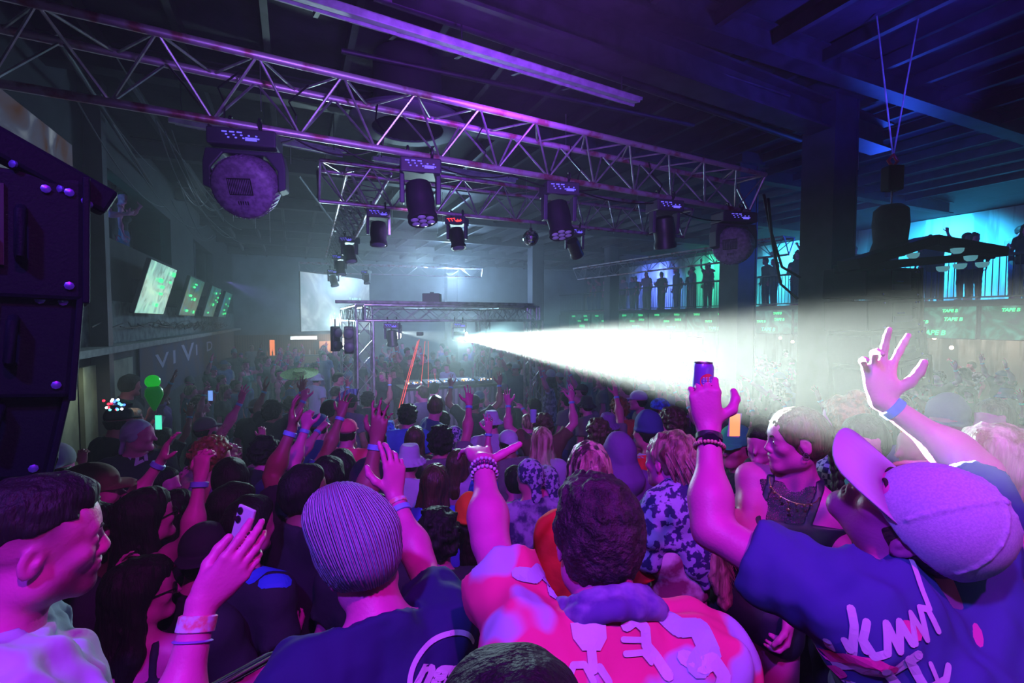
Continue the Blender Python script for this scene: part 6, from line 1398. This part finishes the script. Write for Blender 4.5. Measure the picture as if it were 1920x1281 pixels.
# the rest of the floor
def blocked(x, y):
    v = Vector((x, y, 0)); l, u = v.dot(RB), v.dot(RA)
    if l < LL+.45 or l > LR+2.9 or u > 25.4: return True
    if abs(x/y) > 1.14 or y < 2.2: return True
    if x > -.2 and y < 3.6 and x < 4.6: return True
    if y < 1.75+.22*(x+3.2): return True
    q = v-FL_; a, b_ = q.dot(RB), q.dot(RA)
    if -.35 < a < 3.9 and -.35 < b_ < 4.6: return True
    for cx, cy, rr in ((at(1546, 640, 6.75).x, 6.75, .55), (at(1381, 640, 9.6).x, 9.6, .55), (at(1004, 640, 19.5).x, 19.5, .5), (at(846, 600, 25.5).x, 25.5, .5), (at(1146, 600, 20).x, 20, .5), (at(189, 600, 6.6).x, 6.6, .35), (at(361, 600, 14.5).x, 14.5, .35)):
        if (x-cx)**2+(y-cy)**2 < rr*rr: return True
    return False
hairs = ('short', 'short', 'short', 'curly', 'long', 'long', 'bun', 'pony', 'cap', 'capback', 'beanie', 'bucket')
cnt = 0; tries = 0; MAXP = 232; seen = {}
area = dict(short='short', curly='curly', long='long', bun='tied-up', pony='ponytailed')
while cnt < MAXP and tries < 60000:
    tries += 1; y = 2.3+(rng.random()**1.15)*21.5; x = rng.uniform(-1.14, 1.14)*y
    if blocked(x, y): continue
    sp_ = .50+.040*y
    if any((x-a)**2+(y-b_)**2 < sp_*sp_ for a, b_ in PEOPLE): continue
    back = (Vector((x, y, 0))-FL_).dot(RA) > 4.0
    for tr_ in range(40):
     pose = rng.choice(('m_down', 'm_down', 'm_look', 'f_down', 'f_down', 'f_look', 'm_right_up', 'm_point', 'm_left_fist', 'm_both_up', 'f_right_up', 'f_both_up')); hair = rng.choice(hairs)
     if pose[0] == 'm' and hair in ('bun', 'pony', 'long'): hair = 'short'
     hcol = rng.choice(('black', 'black', 'black', 'brown', 'brown', 'fair')) if hair in area else rng.choice(('black', 'navy', 'grey', 'purple', 'white') if rng.random() < .4 else ('black', 'navy', 'grey'))
     if y < 4.5 and x < 0: hcol = 'black'
     sh_ = rng.choice(('black', 'black', 'black', 'navy', 'navy', 'grey', 'purple', 'brown', 'grey', 'teal', 'pattern', 'black') if y > 4.5 else ('black', 'navy', 'purple', 'brown'))
     v = Vector((x, y, 0)); l, u = v.dot(RB), v.dot(RA); q = v-FL_
     reg = 'by the left wall' if l < -.6 else ('far back near the bar' if u > 17 and l < 6 else ('behind the stage frame' if back and l < 5 else ('under the right gallery' if l > 13 else ('right of the stage frame' if q.dot(RB) > 3.9 else ('near the platform' if y < 4.2 else ('left of the stage frame' if q.dot(RB) < -.3 else 'before the stage frame'))))))
     act = dict(m_down='arms down', f_down='arms down', m_look='head turned', f_look='head turned aside', m_right_up='right arm up', f_right_up='right arm up', m_point='pointing ahead', m_left_fist='fist raised', m_both_up='both arms up', f_both_up='both arms up')[pose]
     hd = ('%s %s-haired' % (area[hair], hcol)) if hair in area else ('%s %s' % (hcol, dict(cap='cap', capback='backward cap', beanie='beanie', bucket='bucket hat')[hair]))
     lb = ('%s dancer in %s, %s, %s' if hair in area else '%s on dancer in %s, %s, %s') % (hd, sh_ if sh_ != 'pattern' else 'patterned cloth', act, reg)
     if lb not in seen: break
    seen[lb] = 1
    person(0, 0, pose, hair, hcol, sh_, facing(v, rng.uniform(-.5, .5)) if not back else facing(v, rng.uniform(-.4, .4)), lb, 'dancers '+reg, loc=v, s=rng.uniform(.96, 1.09)); cnt += 1
print('crowd', cnt, tries, len(PEOPLE))
# marks on particular dancers: number 27, red square, glowing hat ornament, straw hat
def nm(s): return next(v for k_, v in NAMED.items() if s in k_)
def shirt_of(r): return next(c for c in r.children if c.name.startswith('shirt'))
r = nm('number 27'); decal(r, shirt_of(r), '27', 264, 858, .13, m_print, 'number', bold=.006, roll=.4)
r = nm('red square'); decal(r, shirt_of(r), [[(-.5, -.5), (.5, -.5), (.5, .5), (-.5, .5)]], 1205, 868, .13, mat('red_square_print', (.85, .02, .05), .7), 'square_print')
r = nm('black tee with a blue print'); decal(r, shirt_of(r), [*stroke([(-.6, .2), (-.2, .4), (.3, .2)], .4), *stroke([(-.3, -.2), (.2, -.4)], .5)], 515, 1075, .12, mat('blue_print', (.03, .12, .7), .7), 'blue_print')
r = nm('white top with red marks')
for px, py in ((1718, 840), (1735, 862), (1748, 880)): decal(r, shirt_of(r), stroke([(-.3, .5), (.1, .1), (.3, -.5)], .25), px, py, .05, mat('red_square_print', (.85, .02, .05), .7), 'red_mark')
r = nm('bright blue strap'); decal(r, shirt_of(r), stroke([(-.5, -.5), (.5, .5)], .25), 415, 905, .25, mat('blue_strap', (.03, .25, .95), .6), 'strap')
# glowing hat ornament
P = at(226, 757, 4.75); e = empty('light_up_headpiece', P); tag(e, 'light-up headpiece with red, blue and white lights above the left crowd', 'headpiece')
MB().lathe([(.02, -.05), (.09, -.04), (.10, 0), (.03, .04)], (0, 0, 0), 14).build('band', m_plast, e, smooth=True); rr = random.Random(3)
for n_, cc in (('red_lights', (1, .02, .05)), ('blue_lights', (.05, .15, 1)), ('cyan_lights', (.1, .8, 1)), ('white_lights', (.9, .9, 1))):
    mb = MB()
    for i in range(5): mb.ball((rr.uniform(-.10, .10), -.08, rr.uniform(-.05, .06)), .012, 8, 6)
    mb.build(n_, mat('lit_'+n_, cc, .4, emit=5), e)
for i, (px, py, Y, c_, lb) in enumerate(((298, 792, 4.6, (.1, 1, .6), 'small phone with a green glowing screen in the left crowd'), (395, 742, 6.5, (.2, .4, 1), 'phone with a pale blue screen held up in the left crowd'), (1377, 797, 2.9, (1, .45, .12), 'phone with an orange screen held up behind the raised can arm'))):
    phone(at(px, py, Y), (.1 if i else .5, 0, 1), (0, 1, 0), lb, None)
    e = [o for o in bpy.data.objects if o.name.startswith('phone')][-1]
    root = [o for o in SC.objects if o.get('label') == lb][0]; MB().box((0, -.006, 0), (.062, .002, .135)).build('lit_screen', mat('phone_glow_%s' % 'abc'[i], c_, .4, emit=1.2), root)
# flat green straw hat above the crowd
P = at(562, 703, 9.2); o = MB().lathe([(.10, .09), (.12, .05), (.14, .01), (.26, -.01), (.33, .02), (.34, .03), (.26, .01), (.12, .03)], P, 28, Rot((.05, -.25, 1))).build('straw_hat', mat('green_straw', (.22, .50, .08), .7, alt=(.08, .25, .03), vscale=40, emit=0), smooth=True); tag(o, 'wide green woven hat held up over the crowd left of the stage frame', 'hat')
P = at(1000, 792, 5.0); tag(MB().lathe([(.028, 0), (.036, .13), (.034, .13), (.027, .006)], P, 16, cap=False).build('plastic_cup', mat('clear_blue_plastic', (.35, .5, .8), .15), smooth=True), 'tall pale plastic cup held up near the smoke puff', 'cup')
for i, (px, py, Y, rx, rz_) in enumerate(((1022, 885, 3.55, .045, .09), (1030, 862, 3.6, .06, .08))):
    o = MB().ball(at(px, py, Y), 1, 20, 14, (rx, rx, rz_)).build('smoke_puff', None, smooth=True); m_ = bpy.data.materials.new('puff_%s' % 'ab'[i]); m_.use_nodes = True; nt = m_.node_tree; nt.nodes.clear(); ou = nt.nodes.new('ShaderNodeOutputMaterial'); v_ = nt.nodes.new('ShaderNodeVolumeScatter'); v_.inputs['Density'].default_value = 2.2; nt.links.new(v_.outputs[0], ou.inputs['Volume']); o.data.materials.append(m_); tag(o, 'small puff of exhaled smoke beside the paisley headscarves, ' + ('lower wisp', 'upper wisp')[i], 'smoke', kind='stuff')
# ------------------------------------------------------------------ haze filling the hall
for k_, (u0, u1, dens, lb) in enumerate(((-2.9, 25.9, .0075, 'thin smoke haze filling the hall and showing the beams'), (5.5, 25.8, .029, 'thick lit smoke haze around the stage frame'))):
    e_ = .05*k_; mb = MB().box(room((LL+LR)/2+.2, (u0+u1)/2, (FL+H-.45)/2), (LR-LL+.2-e_, u1-u0, H-.47-FL-e_), ROOMR); hz = mb.build('haze')
    hm = bpy.data.materials.new('smoke_haze_%s' % 'abc'[k_]); hm.use_nodes = True; nt = hm.node_tree; nt.nodes.clear()
    out = nt.nodes.new('ShaderNodeOutputMaterial'); vsn = nt.nodes.new('ShaderNodeVolumeScatter')
    vsn.inputs['Density'].default_value = dens; vsn.inputs['Anisotropy'].default_value = .35
    nt.links.new(vsn.outputs[0], out.inputs['Volume']); hz.data.materials.append(hm); tag(hz, kind='stuff', label=lb, cat='haze')
